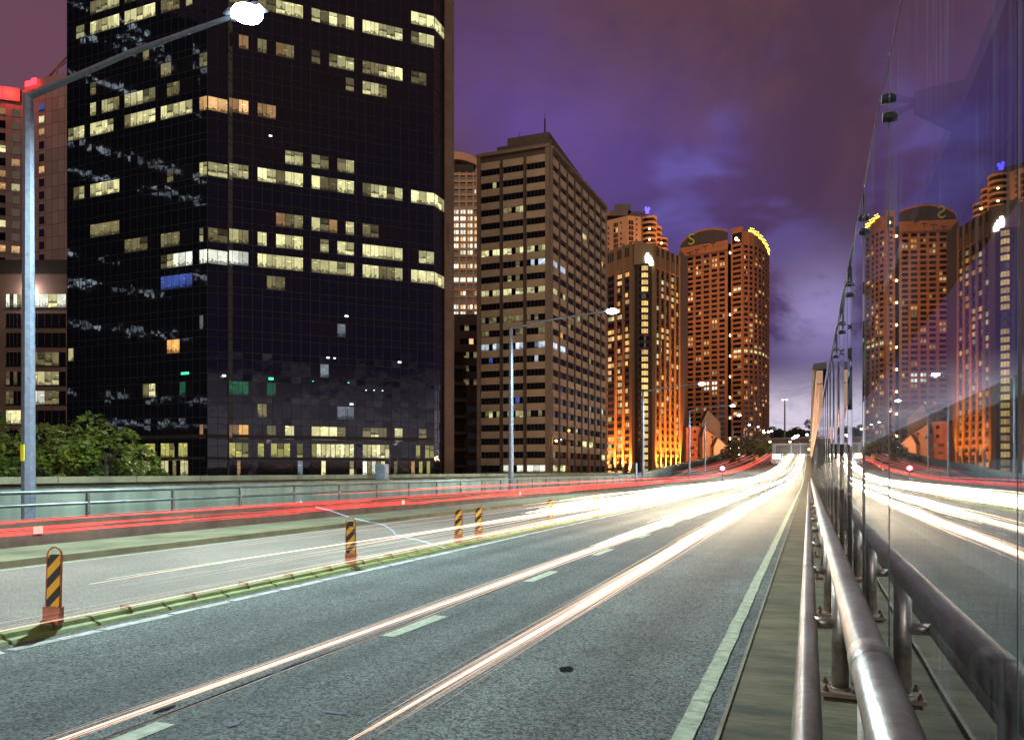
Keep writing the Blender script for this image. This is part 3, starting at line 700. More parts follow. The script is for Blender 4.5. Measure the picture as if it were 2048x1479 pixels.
def panes(f, q0, q1, z0, z1, off, code, mb=None, fr=.07, rnd=.25):
    mb = mb or MB(); n = len(code); w_ = (q1 - q0) / n
    for i, ch in enumerate(code):
        a, b = q0 + i * w_ + fr / 2, q0 + (i + 1) * w_ - fr / 2
        if ch == '.': f.quad(mb, a, b, z0, z1, off, 1)
        else:
            c = jit(CODE[ch], rnd); c = sc(c, random.choice((1, 1, .95, .8, .6))); zt = z1
            if ch in 'wmdl' and random.random() < .3:       # lowered blind
                zb = z1 - (z1 - z0) * random.uniform(.25, .8); f.quad(mb, a, b, zb, z1, off, 0, sc(c, random.uniform(.3, .7))); zt = zb
            f.quad(mb, a, b, z0, zt, off, 0, c)
    return mb

# ------------------------------------------------------------------ dark glass tower
base = -8.0
TW = thing('office_tower', 'huge dark glass office tower with a chamfered corner and lit rows of windows', 'office tower', (*P(620, 138), base))
A = [cw(-82.6, 141.7), cw(-51.5, 129.0), cw(-48.6, 130.6), cw(-47.6, 129.9), cw(-14.7, 143.8), cw(-13.0, 148.0)]
TOPZ = 104.0
FL = Fac(A[0], A[1]); FC = Fac(A[1], A[2]); FC2 = Fac(A[2], A[3]); FR = Fac(A[3], A[4]); FE = Fac(A[4], A[5])
mb = MB(); mb.prism([A[0], A[1], A[2], A[3], A[4], A[5], cw(-20, 190), cw(-75, 185)], base, TOPZ)
rt_ = random.Random(31)
for f in (FL, FC, FR, FE):                    # every pane sits a hair out of true, which breaks the reflections up pane by pane
    nn = max(2, round(f.L / 1.62)); z = 54.1 - 17 * 3.7
    while z < TOPZ:
        for (za, zb_) in ((z - 2.5, z), (z, z + 1.2)):
            for i in range(nn):
                q0, q1 = f.L * i / nn, f.L * (i + 1) / nn; tx, tz = rt_.gauss(0, .006), rt_.gauss(0, .005)
                p = [f.pt(q0, za, .012 - tx - tz * .8), f.pt(q1, za, .012 + tx - tz * .8), f.pt(q1, zb_, .012 + tx + tz * .8), f.pt(q0, zb_, .012 - tx + tz * .8)]
                mb.quad(p[::-1] if f.flip else p)
        z += 3.7
mb.build('curtain_wall', M_tglass, TW)
mb = MB()
for f in (FL, FC, FR, FE):
    nn = max(2, round(f.L / 1.62))
    for i in range(nn + 1): f.box(mb, f.L * i / nn - .035, f.L * i / nn + .035, base, TOPZ, -.02, .05)
    z = 54.1 - 17 * 3.7
    while z < TOPZ:
        for dz_ in (0.0, -2.5): f.box(mb, 0, f.L, z + dz_ - .04, z + dz_ + .04, -.02, .06)
        z += 3.7
mb.build('mullion_grid', M_mull, TW)
# solid piers of darker glass between the window groups
gpx = [(458, 497), (515, 606), (623, 708), (725, 805), (822, 868)]
grp = [(FR.s_px(a), FR.s_px(b)) for a, b in gpx]
lpx = [(137, 169), (181, 239), (249.5, 311), (322, 385), (399, 421)]
lgrp = [(max(.2, FL.s_px(a)), min(FL.L, FL.s_px(b))) for a, b in lpx]
wn = Wins(TW, [M_lit, M_wglass])
rows = {9: ['', '', '', '', 'www'], 8: ['dd', 'ddwww', 'wdwdw', 'wwwww', 'dmw'], 6: ['.q', 'd.qd.', 'd.dmm', 'ddmmw', 'dd.'], 5: ['', '', '....d', 'wwd..', ''],
        3: ['qp', 'qq...', '', '', ''], 1: ['', '...mm', 'md.dm', '', ''], 0: ['wm', 'wwdww', 'wddww', 'dwwdw', 'www'], -2: ['', '..qdd', 'mdq.m', 'dd...', ''],
        -3: ['md', 'w.www', '.m.ww', 'wwwww', '.mm'], -4: ['WW', 'wmwmw', 'mwmmw', 'wmddm', 'www'], -5: ['', '.dd..', '', '', ''], -7: ['', '', '...k.', '', ''],
        -9: ['', '', '.k...', '', ''], -10: ['gg', '.g...', '', '', ''], -11: ['', 'd....', '...kk', '', ''], -12: ['qo', '.d.w.', 'wwwd.', 'dwd.w', '.d.']}
for k, cols in rows.items():
    for g, code in enumerate(cols):
        if code:
            zt = 54.1 + 3.7 * k; wn.add(panes(FR, *grp[g], zt - 2.4, zt - .08, .05, code, rnd=.35))
for k, c in ((9, 'ww'), (0, 'ww'), (-4, 'ww')):
    zt = 54.1 + 3.7 * k; wn.add(panes(FE, .1, FE.L - .1, zt - 2.4, zt - .08, .05, c + 'm'))
ZL = Z(945 / 2.844, 129.2) - 54.1
lrows = {9: ['', 'dmmmm', 'dd...', '', ''], 8: ['.m', 'mmmmw', 'mwwww', 'ddd.m', ''], 6: ['', '', '...d.', '', ''], 5: ['', 'd....', '', 'd..', 'dd'], 4: ['', 'm.mmd', 'mmmdd', '.dd..', ''],
         3: ['mmm', 'wwwm.', 'dmwww', 'wmmww', 'pp'], 0: ['.dw', 'wwwww', '', '.d...', 'mm'], -3: ['', '', 'ddd.', 'ddd..', 'm.'], -4: ['', '', '', 'dmWWW', 'WW'], -5: ['', '', '', 'bbbbb', ''],
         -2: ['', 'd', '', '', ''], -8: ['w..', '', '', '.oo..', ''], -10: ['', '', '...dw', '...g.', ''], -7: ['', '', '', '', 'k.'], -13: ['', '', '', '.dmm.', ''], -12: ['', '', '', '....', 'q.']}
for k, cols in lrows.items():
    for g, code in enumerate(cols):
        if code:
            zt = 54.1 + 3.7 * k; wn.add(panes(FL, *lgrp[g], zt - 2.4, zt - .08, .05, code))
for k, c in ((3, 'pp'), (0, 'mw'), (-4, 'WW'), (-3, 'dd')):
    zt = 54.1 + 3.7 * k; wn.add(panes(FC, .1, FC.L - .1, zt - 2.4, zt - .08, .05, c))
# podium storeys
zt = Z(480 + 1160 / 2.845, 136)
for g, code in ((0, 'lll'), (1, 'l.lll.l'), (2, 'lwwwwwwww'), (3, 'wwwwww...'), (4, '.l.ll')):
    wn.add(panes(FR, *grp[g], zt - 2.6, zt, .07, code, fr=.12))
for g, code in ((1, ''), (2, 'l.l'), (3, 'lll.ll.')):
    if code: wn.add(panes(FL, *lgrp[g], zt - 2.6, zt, .07, code, fr=.12))
zt -= 3.0
for g, code in ((0, '..q..'), (1, '.......k'), (2, '..w.....w'), (3, 'WdWdm..d.'), (4, 'q.l.l.')):
    wn.add(panes(FR, *grp[g], zt - 2.7, zt, .07, code, fr=.12))
for g, code in ((2, '.mm.mm.'), (3, 'mm.d.mm.')): wn.add(panes(FL, *lgrp[g], zt - 2.7, zt, .07, code, fr=.12))
wn.done()
# small ceiling lights deep inside the dark floors
M_spark = emit('pilot_light', (0.75, 1.0, 0.9), 3)
M_green = emit('exit_light', (0.05, 1.0, 0.4), 2)
for (x, y_, m_, s_) in ((541, 272, M_spark, .25), (542, 757, M_green, .4), (693, 632, M_spark, .3), (656, 715, M_spark, .25), (669, 716, M_spark, .2), (799, 724, M_spark, .3), (732, 780, M_spark, .12),
                       (748, 780, M_spark, .12), (765, 781, M_spark, .12), (448, 751, M_spark, .3), (703, 808, M_spark, .3), (697, 765, M_green, .15), (626, 762, M_green, .12)):
    q = FR.s_px(x); d = (Vector(FR.pt(q, 0)[:2]).dot(Vector((-ST, CT)))); z = Z(y_, d)
    mb = MB(); FR.box(mb, q - s_, q + s_, z - s_ * .5, z + s_ * .5, .02, .08); mb.build('pilot_light', m_, TW)
mb = MB()
q = FL.s_px(370); z = Z(748, 132); FL.box(mb, q - .8, q + .9, z - .2, z + .2, .02, .09); mb.build('pilot_light', M_green, TW)
# granite pier on the right edge
FP = Fac(cw(-13.0, 147.2), cw(-11.25, 148.1))
mb = MB(); mb.prism([FP.pt(0, 0)[:2], FP.pt(FP.L, 0)[:2], FP.pt(FP.L, 0, -8)[:2], FP.pt(0, 0, -8)[:2]], base, TOPZ)
mb.build('granite_pier', M_pier, TW)
facing(FP, base, TOPZ, gridmat('granite_slabs', (0.14, 0.095, 0.07), (0.06, 0.04, 0.03), 1.55, 1.85, .05), TW)
FP2 = Fac(FP.pt(FP.L, 0)[:2], FP.pt(FP.L, 0, -8)[:2]); facing(FP2, base, TOPZ, bpy.data.materials['granite_slabs'], TW)
mb = MB(); FP.box(mb, FP.L * .3, FP.L * .42, Z(505, 148), Z(447, 148), 0, .04); mb.build('slot', M_joint, TW)
# dark string course over the podium
mb = MB(); z = Z(873, 132)
for f in (FL, FR, FC): f.box(mb, 0, f.L, z - .3, z + .3, -.1, .35)
z = Z(916, 132)
for f in (FL, FR, FC): f.box(mb, 0, f.L, z - .2, z + .2, -.1, .35)
mb.build('string_course', M_mull, TW)

# office blocks standing to the left of the frame, mirrored in the tower's left face
def litblock(name, label, U, D, wdt, hgt, seed, colr, axis, dens):
    rs = random.Random(seed); t = thing(name, label, 'office block', (*cw(U, D), base))
    f = Fac(cw(U, D - wdt / 2), cw(U + axis, D + wdt / 2)); f.n = Vector((ST * 0 + CT, ST)); 
    if f.n.dot(Vector((f.t.y, -f.t.x))) < 0: f.flip = True
    else: f.flip = False
    nrm = Vector((f.t.y, -f.t.x)); f.n = nrm if nrm.dot(Vector(cw(1, 0))) > 0 else -nrm
    mb = MB(); mb.prism([f.pt(0, 0)[:2], f.pt(f.L, 0)[:2], f.pt(f.L, 0, -25)[:2], f.pt(0, 0, -25)[:2]], base, hgt); mb.build('wall', M_dark, t)
    mb = MB(); z = base + 4
    while z < hgt - 4:
        if rs.random() < dens:
            q = 1.5; on = True
            while q < f.L - 3:
                if rs.random() < .28: on = not on
                if on: f.quad(mb, q, q + 1.5, z, z + 1.2, .05, 0, sc(colr, rs.uniform(.6, 4.0)))
                q += 2.1
        z += 3.7
    mb.build('window', [M_litf], t, kind='stuff')
litblock('office_block', 'office block with rows of cool white windows left of the frame', -150, 95, 90, 135, 3, CW, 0, .42)
litblock('office_block', 'slim office block with cool and warm lit floors left of the frame', -120, 62, 50, 150, 9, WHT, 0, .5)
litblock('office_block', 'warm lit office block further left of the frame', -190, 20, 80, 70, 5, WARM, 0, .3)

# ------------------------------------------------------------------ hotel at the far left with its podium
d = 184.0
HT = thing('hotel_tower', 'pinkish panelled hotel tower with single window columns and red neon at its top', 'hotel', (*P(60, d), base))
HA = P(-150, d - 2); HB = P(42, d + 4); HC = P(150, d - 2)
F1 = Fac(HA, HB); F2 = Fac(HB, HC); ht = Z(193, d); ht2 = Z(165, d)
mb = MB(); mb.prism([HA, HB, HC, cw(-100, 215), cw(-150, 215)], base, ht2); mb.build('wall', M_pink, HT)
M_pinkgrid = gridmat('pink_panels', (0.48, 0.34, 0.29), (0.06, 0.04, 0.035), 2.05, 3.05, .09)
for f in (F1, F2): facing(f, Z(525, d) - 6, ht2, M_pinkgrid, HT)
hw = Wins(HT, [M_lit, M_wglass])
for f, px, seq in ((F1, 3, 'q..w.qp..w.p..pp'), (F1, 31.5, '....q.m....p.o..o'), (F2, 83.5, 'bwp..p..........')):
    q = f.s_px(px)
    for i in range(16):
        zt = Z(201 - (0 if px > 50 else -4), d) - 3.05 * i; ch = seq[i] if i < len(seq) else '.'
        mb = MB(); panes(f, q - .9, q + .9, zt - 1.75, zt, .05, ch, mb, rnd=.2); f.box(mb, q - .98, q + .98, zt - 1.83, zt - 1.75, 0, .12, 1); hw.add(mb)
hw.done()
mb = MB(); f = F1; q = f.s_px(57)
f.box(mb, f.s_px(-40), f.L, Z(190, d), Z(163, d), 0.0, .7); mb.build('fascia', M_pink, HT)
mb = MB(); f.box(mb, f.s_px(-30), f.s_px(3), Z(187, d), Z(168, d), .72, .9)
F2.box(mb, F2.s_px(54), F2.s_px(64), Z(161, d), Z(151, d), .2, .5); F2.box(mb, F2.s_px(66), F2.s_px(75), Z(161, d), Z(148, d), .2, .5)
mb.build('neon_sign', M_red, HT)
mb = MB(); F2.box(mb, F2.s_px(45), F2.L, ht2, ht2 + 2.2, -6, -.4)
p0 = F2.pt(F2.s_px(80), ht2 + 1.5, -1); p1 = F2.pt(F2.s_px(140), Z(100, d), -1)
mb.tube([p0, p1], .3, 6); 
for px in (106, 134):
    s_ = F2.s_px(px); zt = p0[2] + (p1[2] - p0[2]) * (px - 80) / 60; mb.tube([F2.pt(s_, ht2 + 1.5, -1), F2.pt(s_, zt, -1)], .22, 6)
mb.tube([F2.pt(F2.s_px(106), ht2 + 4, -1), F2.pt(F2.s_px(140), ht2 + 6, -1)], .18, 6)
mb.build('roof_truss', M_pink, HT)
rd = bpy.data.lights.new('neon_light', 'POINT'); rd.energy = 900; rd.color = (1, .05, .05); rd.shadow_soft_size = .5
ro = bpy.data.objects.new('neon_light', rd); C.objects.link(ro); ro.parent = HT; v = Vector(F1.pt(F1.s_px(20), Z(176, d), 2.5)) - HT.location; ro.location = v

d = 150.0
PD = thing('office_block', 'brown low office block with ribbon windows below the pink hotel', 'office block', (*P(60, d), base))
f = Fac(P(-120, d), P(160, d)); mb = MB(); mb.prism(deepen(f, 25), base, Z(548, d)); mb.build('wall', M_podium, PD)
mb = MB(); f.box(mb, 0, f.L, Z(548, d), Z(520, d), -20, .3); mb.build('roof_storey', M_dark, PD)
pw = Wins(PD, [M_lit, M_wglass], 'window')
strips = {0: ('WdWd', 'WWwW'), 1: ('....', '.....'), 2: ('....', '.....'), 3: ('....', 'dddd.'), 4: ('d.d.', 'mmmm.'), 5: ('dd..', 'WWdd.'), 6: ('www', '.....'), 7: ('..', '..m')}
for k, (a_, b_) in strips.items():
    yt = 588 + 38.7 * k
    for (x0, x1, code) in ((12, 42, a_), (61, 132, b_)):
        q0, q1 = f.s_px(x0), f.s_px(x1); mb = panes(f, q0, q1, Z(yt + 27, d), Z(yt, d), .02, code)
        f.box(mb, q0 - .1, q1 + .1, Z(yt + 27, d) - .2, Z(yt + 27, d), 0, .15, 1); pw.add(mb)
mb = MB(); q = f.s_px(62); f.box(mb, q - .25, q + .25, Z(580, d), Z(574, d), .2, .7); mb.build('wall_light', M_white, PD)
ld = bpy.data.lights.new('wall_light', 'POINT'); ld.energy = 1500; ld.color = (1, .85, .8); ld.shadow_soft_size = .3
lo = bpy.data.objects.new('wall_light', ld); C.objects.link(lo); lo.parent = PD; lo.location = Vector(f.pt(q, Z(583, d), 1.2)) - PD.location

# ------------------------------------------------------------------ beige office block
BA, BB, BC = cw(-9.1, 207), cw(9.75, 200), cw(30.1, 247)
BG = thing('office_block', 'beige office block with stacked bands of windows and a mast on its roof', 'office block', (*BB, base))
FB1 = Fac(BA, BB); FB2 = Fac(BB, BC); ztop = Z(291, 200)
mb = MB(); bk = cw(30.1 - 18.85, 254); mb.prism([BA, BB, BC, bk], base, ztop - .5); mb.build('core', M_beiged, BG)
FH = 3.62; zr0 = Z(380 + (430 - 1338 + 0) / 3.522 + 0, 200) if False else Z(200 + 430 / 3.522, 200)
sp_ = MB(); cl = MB(); bw = Wins(BG, [M_lit, M_wglass])
left = {0: ('.....', '.....', '.....'), 1: ('...m.', '.....', '.....'), 3: ('.....', 'dd.mm', '.....'), 6: ('ww.ww', 'ww.dw', 'ww.dm'), 7: ('.....', '...d.', '.C.CC'), 8: ('.....', '.m.d.', '.....'),
        9: ('mm.mm', 'ww.ww', 'mm.mm'), 11: ('d.dd.', 'ddddd', 'd.d..'), 12: ('dd...', '...dd', '...dd'), 13: ('CC.Ck', '...CC', '..kCC'), 14: ('..b..', '.....', '..C..'), 17: ('.....', '...b.', '.....'),
        18: ('.dm.m', '.m.mm', 'd..d.'), 22: ('...', 'W.W', 'WWW')}
nb = 8; rightlit = {(7, 0): 'CCC', (7, 1): 'CCC', (7, 2): 'C..', (13, 0): 'kCC', (13, 1): 'CCC', (13, 2): 'C..', (3, 4): 'WWp', (3, 5): 'W..', (4, 7): 'pp.', (9, 0): '.mm', (12, 1): 'oo.', (13, 5): 'dm.', (17, 7): 'WW.',
     (20, 4): 'www', (20, 5): 'www', (22, 0): 'www', (22, 1): 'www', (10, 3): '.dm', (6, 3): 'd..', (21, 7): 'www', (15, 4): 'd..', (9, 1): 'd.m', (19, 5): 'w..', (18, 0): 'd..', (16, 5): 'k..', (19, 2): 'k..', (14, 3): 'k..'}
for r_ in range(23):
    zt = zr0 - FH * r_; zb = zt - 1.75
    for b_ in range(3):
        q0 = FB1.L * (b_ + .03) / 3 + (.7 if b_ == 0 else .35); q1 = FB1.L * (b_ + 1) / 3 - (.9 if b_ == 2 else .35)
        code = left.get(r_, ('.....',) * 3)[b_]; bw.add(panes(FB1, q0, q1, zb, zt, -.22 + .25, code if len(code) >= 3 else '.....'))
        FB1.box(sp_, q0, q1, zt, zt + FH - 1.75, 0, .45)
    for b_ in range(nb):
        q0 = FB2.L * b_ / nb + (1.2 if b_ == 0 else .25); q1 = FB2.L * (b_ + 1) / nb - .25
        bw.add(panes(FB2, q0, q1, zb, zt, .03, rightlit.get((r_, b_), '...' if random.random() > .03 else '.d.')), prio=b_ < 2)
        FB2.box(sp_, q0, q1, zt, zt + FH - 1.75, 0, .4)
for i in range(1, 3): FB1.box(cl, FB1.L * i / 3 - .34, FB1.L * i / 3 + .34, base, ztop - 3.2, 0, .6)
for i in range(1, nb): FB2.box(cl, FB2.L * i / nb - .2, FB2.L * i / nb + .2, base, ztop - 1, 0, .75)
sp_.build('spandrel_bands', M_beige, BG); cl.build('column', M_beiged, BG); bw.done()
cl = MB(); FB1.box(cl, -.2, .75, base, ztop, 0, .7); cl.build('corner_column', M_beigef, BG)
cl = MB(); FB2.box(cl, FB2.L - .5, FB2.L, base, ztop, 0, .7); cl.build('corner_column', M_beigef, BG)
cl = MB(); FB1.box(cl, FB1.L - .9, FB1.L + .25, base, ztop, 0, .7); FB2.box(cl, .3, 1.1, base, ztop, .02, .66)
cl.build('corner_column', M_beigef, BG)
cl = MB(); FB1.box(cl, -.4, FB1.L + .3, ztop - .55, ztop + .3, -3, .9); FB2.box(cl, .95, FB2.L, ztop - .55, ztop + .3, -3, .9); cl.build('cornice', M_beigef, BG)
cl = MB()
def inset(q0, q1, o0, o1, z0, z1): FB1.box(cl, q0, q1, z0, z1, -o1, -o0)
inset(FB1.L * .23, FB1.L + .2, 2, 40, ztop + .3, ztop + 2.6); inset(FB1.L * .36, FB1.L - 1.0, 3, 36, ztop + 2.6, ztop + 5.0)
cl.build('plant_room', M_beiged, BG)
mb = MB(); p = FB1.pt(FB1.L * .78, 0, -10); mb.tube([(p[0], p[1], ztop + 5), (p[0], p[1], ztop + 12)], [.3, .2], 6); mb.tube([(p[0], p[1], ztop + 9), (p[0], p[1], Z(222, 210))], [.12, .05], 6)
p = FB2.pt(9, 0, -2); mb.tube([(p[0], p[1], ztop), (p[0], p[1], ztop + 6)], .07, 5); p = FB1.pt(FB1.L * .5, 0, -5); mb.tube([(p[0], p[1], ztop), (p[0], p[1], ztop + 7)], .05, 5)
mb.build('mast', M_dark, BG)
# two small flood lamps on its corner
for (x, y_, c_, m_) in ((1104, 882, 0, M_lampo), (1127, 858, 1, M_yel)):
    p = FB2.pt(FB2.s_px(x) if c_ else 1, Z(y_, 203), 1.6); mb = MB(); mb.ball(p, .3, 8); mb.build('wall_lamp', m_, BG)

# ------------------------------------------------------------------ blocks seen in the gap
d = 360.0
GB = thing('office_block', 'slim pink gridded office block with a curved roof beam beside the dark tower', 'office block', (*P(935, d), base))
f = Fac(P(905, d), P(975, d)); mb = MB(); mb.prism(deepen(f, 20), base, Z(345, d)); mb.build('wall', M_wglass, GB)
wn2 = Wins(GB, [M_litf, M_wglass]); gm = MB()
for r_ in range(22):
    zt = Z(352 + 13.55 * r_, d); lit_r = r_ in (2, 5, 6, 7, 8, 9, 10, 11, 13, 15, 17, 19, 20)
    for b_ in range(5):
        q0 = f.L * b_ / 5 + .35; q1 = f.L * (b_ + 1) / 5 - .35
        code = ('WW' if random.random() < .5 else 'pW') if (lit_r and random.random() < .85) else '..'
        if r_ < 20 or True: wn2.add(panes(f, q0, q1, zt - 2.0, zt, .03, code, fr=.3, rnd=.35))
    f.box(gm, 0, f.L, zt, zt + 1.1, 0, .8)
for b_ in range(6): f.box(gm, f.L * b_ / 5 - .35, f.L * b_ / 5 + .35, base, Z(345, d), 0, .9)
gm.build('grid_frame', M_salmon, GB); wn2.done()
mb = MB(); pts = []
for i in range(9):
    x = 905 + 55 * i / 8; yy = 330 - 26 * math.cos((x - 912) / 60 * 1.45) if x > 912 else 304
    pts.append((x, yy))
prev = None
for (x, yy) in pts:
    q = f.s_px(x)
    if prev: 
        q0, y0_ = prev
        mb.hexa([f.pt(q0, Z(y0_ + 14, d), -6), f.pt(q0, Z(y0_ + 14, d), .5), f.pt(q, Z(yy + 16, d), .5), f.pt(q, Z(yy + 16, d), -6), f.pt(q0, Z(y0_, d), -6), f.pt(q0, Z(y0_, d), .5), f.pt(q, Z(yy, d), .5), f.pt(q, Z(yy, d), -6)])
    prev = (q, yy)
f.box(mb, f.s_px(952), f.s_px(960), Z(400, d), Z(335, d), -5, .4)
mb.build('roof_arch', M_salmon, GB)
mb = MB(); f.box(mb, 0, f.s_px(948), Z(345, d), Z(327, d), -8, -1); mb.build('plant_room', M_dark, GB)
d = 262.0
GC = thing('office_block', 'dark brown stepped block below the pink gridded block', 'office block', (*P(935, d), base))
f = Fac(P(908, d), P(975, d)); mb = MB(); mb.prism(deepen(f, 15), base, Z(628, d)); mb.build('wall', M_podium, GC)
wn3 = Wins(GC, [M_litf, M_wglass])
for k, code in enumerate(('.d.', '..p', 'dd.', '.d.', 'dd.', '...', '...', '...', '...', '...', '...')):
    yt = 650 + 27 * k; wn3.add(panes(f, f.s_px(920), f.s_px(974), Z(yt + 11, d), Z(yt, d), .03, code * 2))
for k in range(8):
    mb = MB(); yt = 705 + 32 * k; f.box(mb, f.s_px(912), f.s_px(933), Z(yt + 6, d), Z(yt, d), 0, 8); mb.build('balcony', M_podium, GC)
mb = MB(); f.box(mb, f.s_px(912), f.s_px(928), base, Z(706, d), 0, 6); mb.build('stair_shaft', M_dark, GC)

# ------------------------------------------------------------------ ribbed hotel with orange uplights
RH = thing('ribbed_hotel', 'ribbed tan hotel tower with a round central bay, washed by orange uplights', 'hotel', (*P(1290, 330), base))
HR = [P(1205, 337), P(1266, 322), P(1277, 319), P(1299, 319), P(1307, 321), P(1357, 338), P(1374, 352)]
mb = MB(); mb.prism([HR[0], HR[1], HR[2], HR[3], HR[4], HR[5], HR[6], P(1350, 380), P(1230, 380)], base, Z(508, 335)); mb.build('core', M_tand, RH)
FW1, FWc, FW2, FW3 = Fac(HR[0], HR[1]), Fac(HR[2], HR[3]), Fac(HR[4], HR[5]), Fac(HR[5], HR[6])
topL, topR = Z(494, 330), Z(503, 330)
fins = MB(); wr = Wins(RH, [M_litf, M_wglass]); spn = MB(); rs = random.Random(11)
FH6 = 13.54 * 327 / F
def finrow(f, xs, ztop_, wdt, wl, prob):
    qs = [f.s_px(x) for x in xs]
    for q in qs: f.box(fins, q - wdt, q + wdt, base, ztop_, 0, .95)
    for a, b in zip(qs, qs[1:]):
        f.box(fins, a + wdt, b - wdt, Z(548 if f is FW1 else 545, 330), ztop_ - .8, 0, .6)
        zt = Z(549, 328)
        r_ = 0
        while zt > 0:
            c = rs.random()
            code = rs.choice(('p', 'o', 'p', 'o', 'm')) if c < prob else '.'
            if c > .93: code = 'q'
            wr.add(panes(f, a + wdt + .25, b - wdt - .25, zt - 1.8, zt, .12, code * 2 if code == '.' or rs.random() < .6 else code + '.', fr=.12, rnd=.4), prio=wl)
            f.box(spn, a + wdt, b - wdt, zt, zt + FH6 - 1.8, 0, .35)
            zt -= FH6; r_ += 1
finrow(FW1, (1214, 1233, 1248.5, 1264), topL, .5, True, .42)
finrow(FW2, (1307, 1318, 1328, 1338, 1348, 1357), topR, .33, True, .52)
# dark slots in the crown
slot = MB()
for f, xs in ((FW1, (1214, 1233, 1248.5, 1264)), (FW2, (1307, 1318, 1328, 1338, 1348, 1357))):
    for a, b in zip(xs, xs[1:]):
        qa, qb = f.s_px(a + 3), f.s_px(b - 3)
        for k in range(3): f.box(slot, qa + (qb - qa) * (k + .1) / 3, qa + (qb - qa) * (k + .8) / 3, Z(522, 330), Z(504, 330), .6, .64)
slot.build('louvre', M_dark, RH)
# central crown and bay
crown = MB()
FWc.box(crown, -1.8, FWc.L + 1.6, Z(530, 320), Z(488, 320), -14, .3)
crown.hexa([FWc.pt(-2.5, Z(488, 320), .4), FWc.pt(FWc.L * .45, Z(488, 320), .4), FWc.pt(FWc.L * .45, Z(488, 320), -14), FWc.pt(-2.5, Z(488, 320), -14),
            FWc.pt(-2.5, Z(484, 320), .4), FWc.pt(FWc.L * .45, Z(484, 320), .4), FWc.pt(FWc.L * .45, Z(484, 320), -14), FWc.pt(-2.5, Z(484, 320), -14)])
FW1.box(crown, FW1.s_px(1264), FW1.L + 1, base, Z(486, 322), 0, 1.7)
FW2.box(crown, -1.5, FW2.s_px(1307), base, Z(490, 322), 0, 1.5)
FW3.box(crown, .2, FW3.L, base, Z(508, 345), -.1, .4)
crown.build('crown_wall', M_tan, RH)
fins.build('rib', M_tan, RH); spn.build('spandrel', M_tand, RH)
mb = MB(); nseg = 7
zt = Z(533, 318)
while zt > 1:
    m2 = MB(); r0 = FWc.L * .5
    lit_ = rs.random() < .8; cc_ = jit((0.95, .62, .18) if rs.random() < .8 else (.5, .33, .12), .3)
    for i in range(nseg):
        a0 = math.pi * (i + .06) / nseg; a1 = math.pi * (i + .94) / nseg
        p = [FWc.pt(r0 - r0 * .95 * math.cos(a), zz, .2 + 2.2 * math.sin(a)) for a, zz in ((a0, zt - 1.9), (a1, zt - 1.9), (a1, zt), (a0, zt))]
        if FWc.flip: p = p[::-1]
        on = lit_ and 1 < i < 5
        m2.quad(p, 0 if on else 1, [(0, 0), (1, 0), (1, 1), (0, 1)], cc_)
    wr.add(m2)
    mb = MB()
    for i in range(nseg):
        a0 = math.pi * i / nseg; a1 = math.pi * (i + 1) / nseg
        pp = [(FWc.pt(r0 - r0 * .97 * math.cos(a), 0, .2 + 2.35 * math.sin(a))[:2]) for a in (a0, a1)]
        mb.quad([(*pp[0], zt), (*pp[1], zt), (*pp[1], zt + FH6 - 1.9), (*pp[0], zt + FH6 - 1.9)])
        mb.quad([(*pp[0], zt), (*pp[1], zt), (*FWc.pt(r0, 0, 0)[:2], zt)])
    mb.build('bay_band', M_tand, RH); zt -= FH6
wr.done()
mb = MB()                                     # white lit emblem: stepped shape of stacked bars
for (x0, x1, y0_, y1_) in ((1292, 1297, 507, 512), (1290, 1301, 512, 517), (1290, 1304, 517, 522), (1291, 1306, 522, 526), (1297, 1306, 526, 531)):
    FWc.box(mb, FWc.s_px(x0), FWc.s_px(x1), Z(y1_, 319), Z(y0_, 319), .35, .8)
mb.build('lit_emblem', M_white, RH)
mb = MB()
for px in (1218, 1300, 1340):
    pass
# uplights standing on the podium at the foot of the ribs
pod = thing('hotel_podium', 'dark brown podium below the ribbed hotel carrying the orange uplights', 'podium', (*P(1290, 300), base))
mb = MB(); mb.prism([P(1196, 326), P(1270, 306), P(1306, 306), P(1396, 330), P(1390, 372), P(1205, 372)], base, Z(946, 320)); mb.build('wall', M_brownconc, pod)
for f, xs in ((FW1, (1216, 1234.5, 1250, 1265)), (FW2, (1309, 1319, 1329, 1339, 1349, 1357))):
    for x in xs:
        q = f.s_px(x); p = f.pt(q, Z(943, 325), 2.3)
        u_ = thing('uplight', 'orange uplight under the %s rib of the ribbed hotel\'s %s wing' % (ords[xs.index(x)].replace('nearest', 'first'), 'left' if f is FW1 else 'right'), 'floodlight', p, 0, 'uplights of the ribbed hotel')
        mb = MB(); mb.box(p[0] - .35, p[0] + .35, p[1] - .35, p[1] + .35, p[2] - .5, p[2] - .1); mb.build('housing', M_black, u_)
        mb = MB(); mb.box(p[0] - .3, p[0] + .3, p[1] - .3, p[1] + .3, p[2] - .1, p[2] - .05); mb.build('lens', M_lampo, u_)
        ld = bpy.data.lights.new('uplight', 'SPOT'); ld.energy = 400000; ld.color = (1, .27, .035); ld.spot_size = R(50); ld.spot_blend = .9; ld.shadow_soft_size = .25
        lo = bpy.data.objects.new('uplight_lamp', ld); C.objects.link(lo); lo.parent = u_; lo.location = (0, 0, .1)
        dirv = Vector((-f.n.x * .16, -f.n.y * .16, 1)); lo.rotation_euler = (-dirv).to_track_quat('Z', 'Y').to_euler()

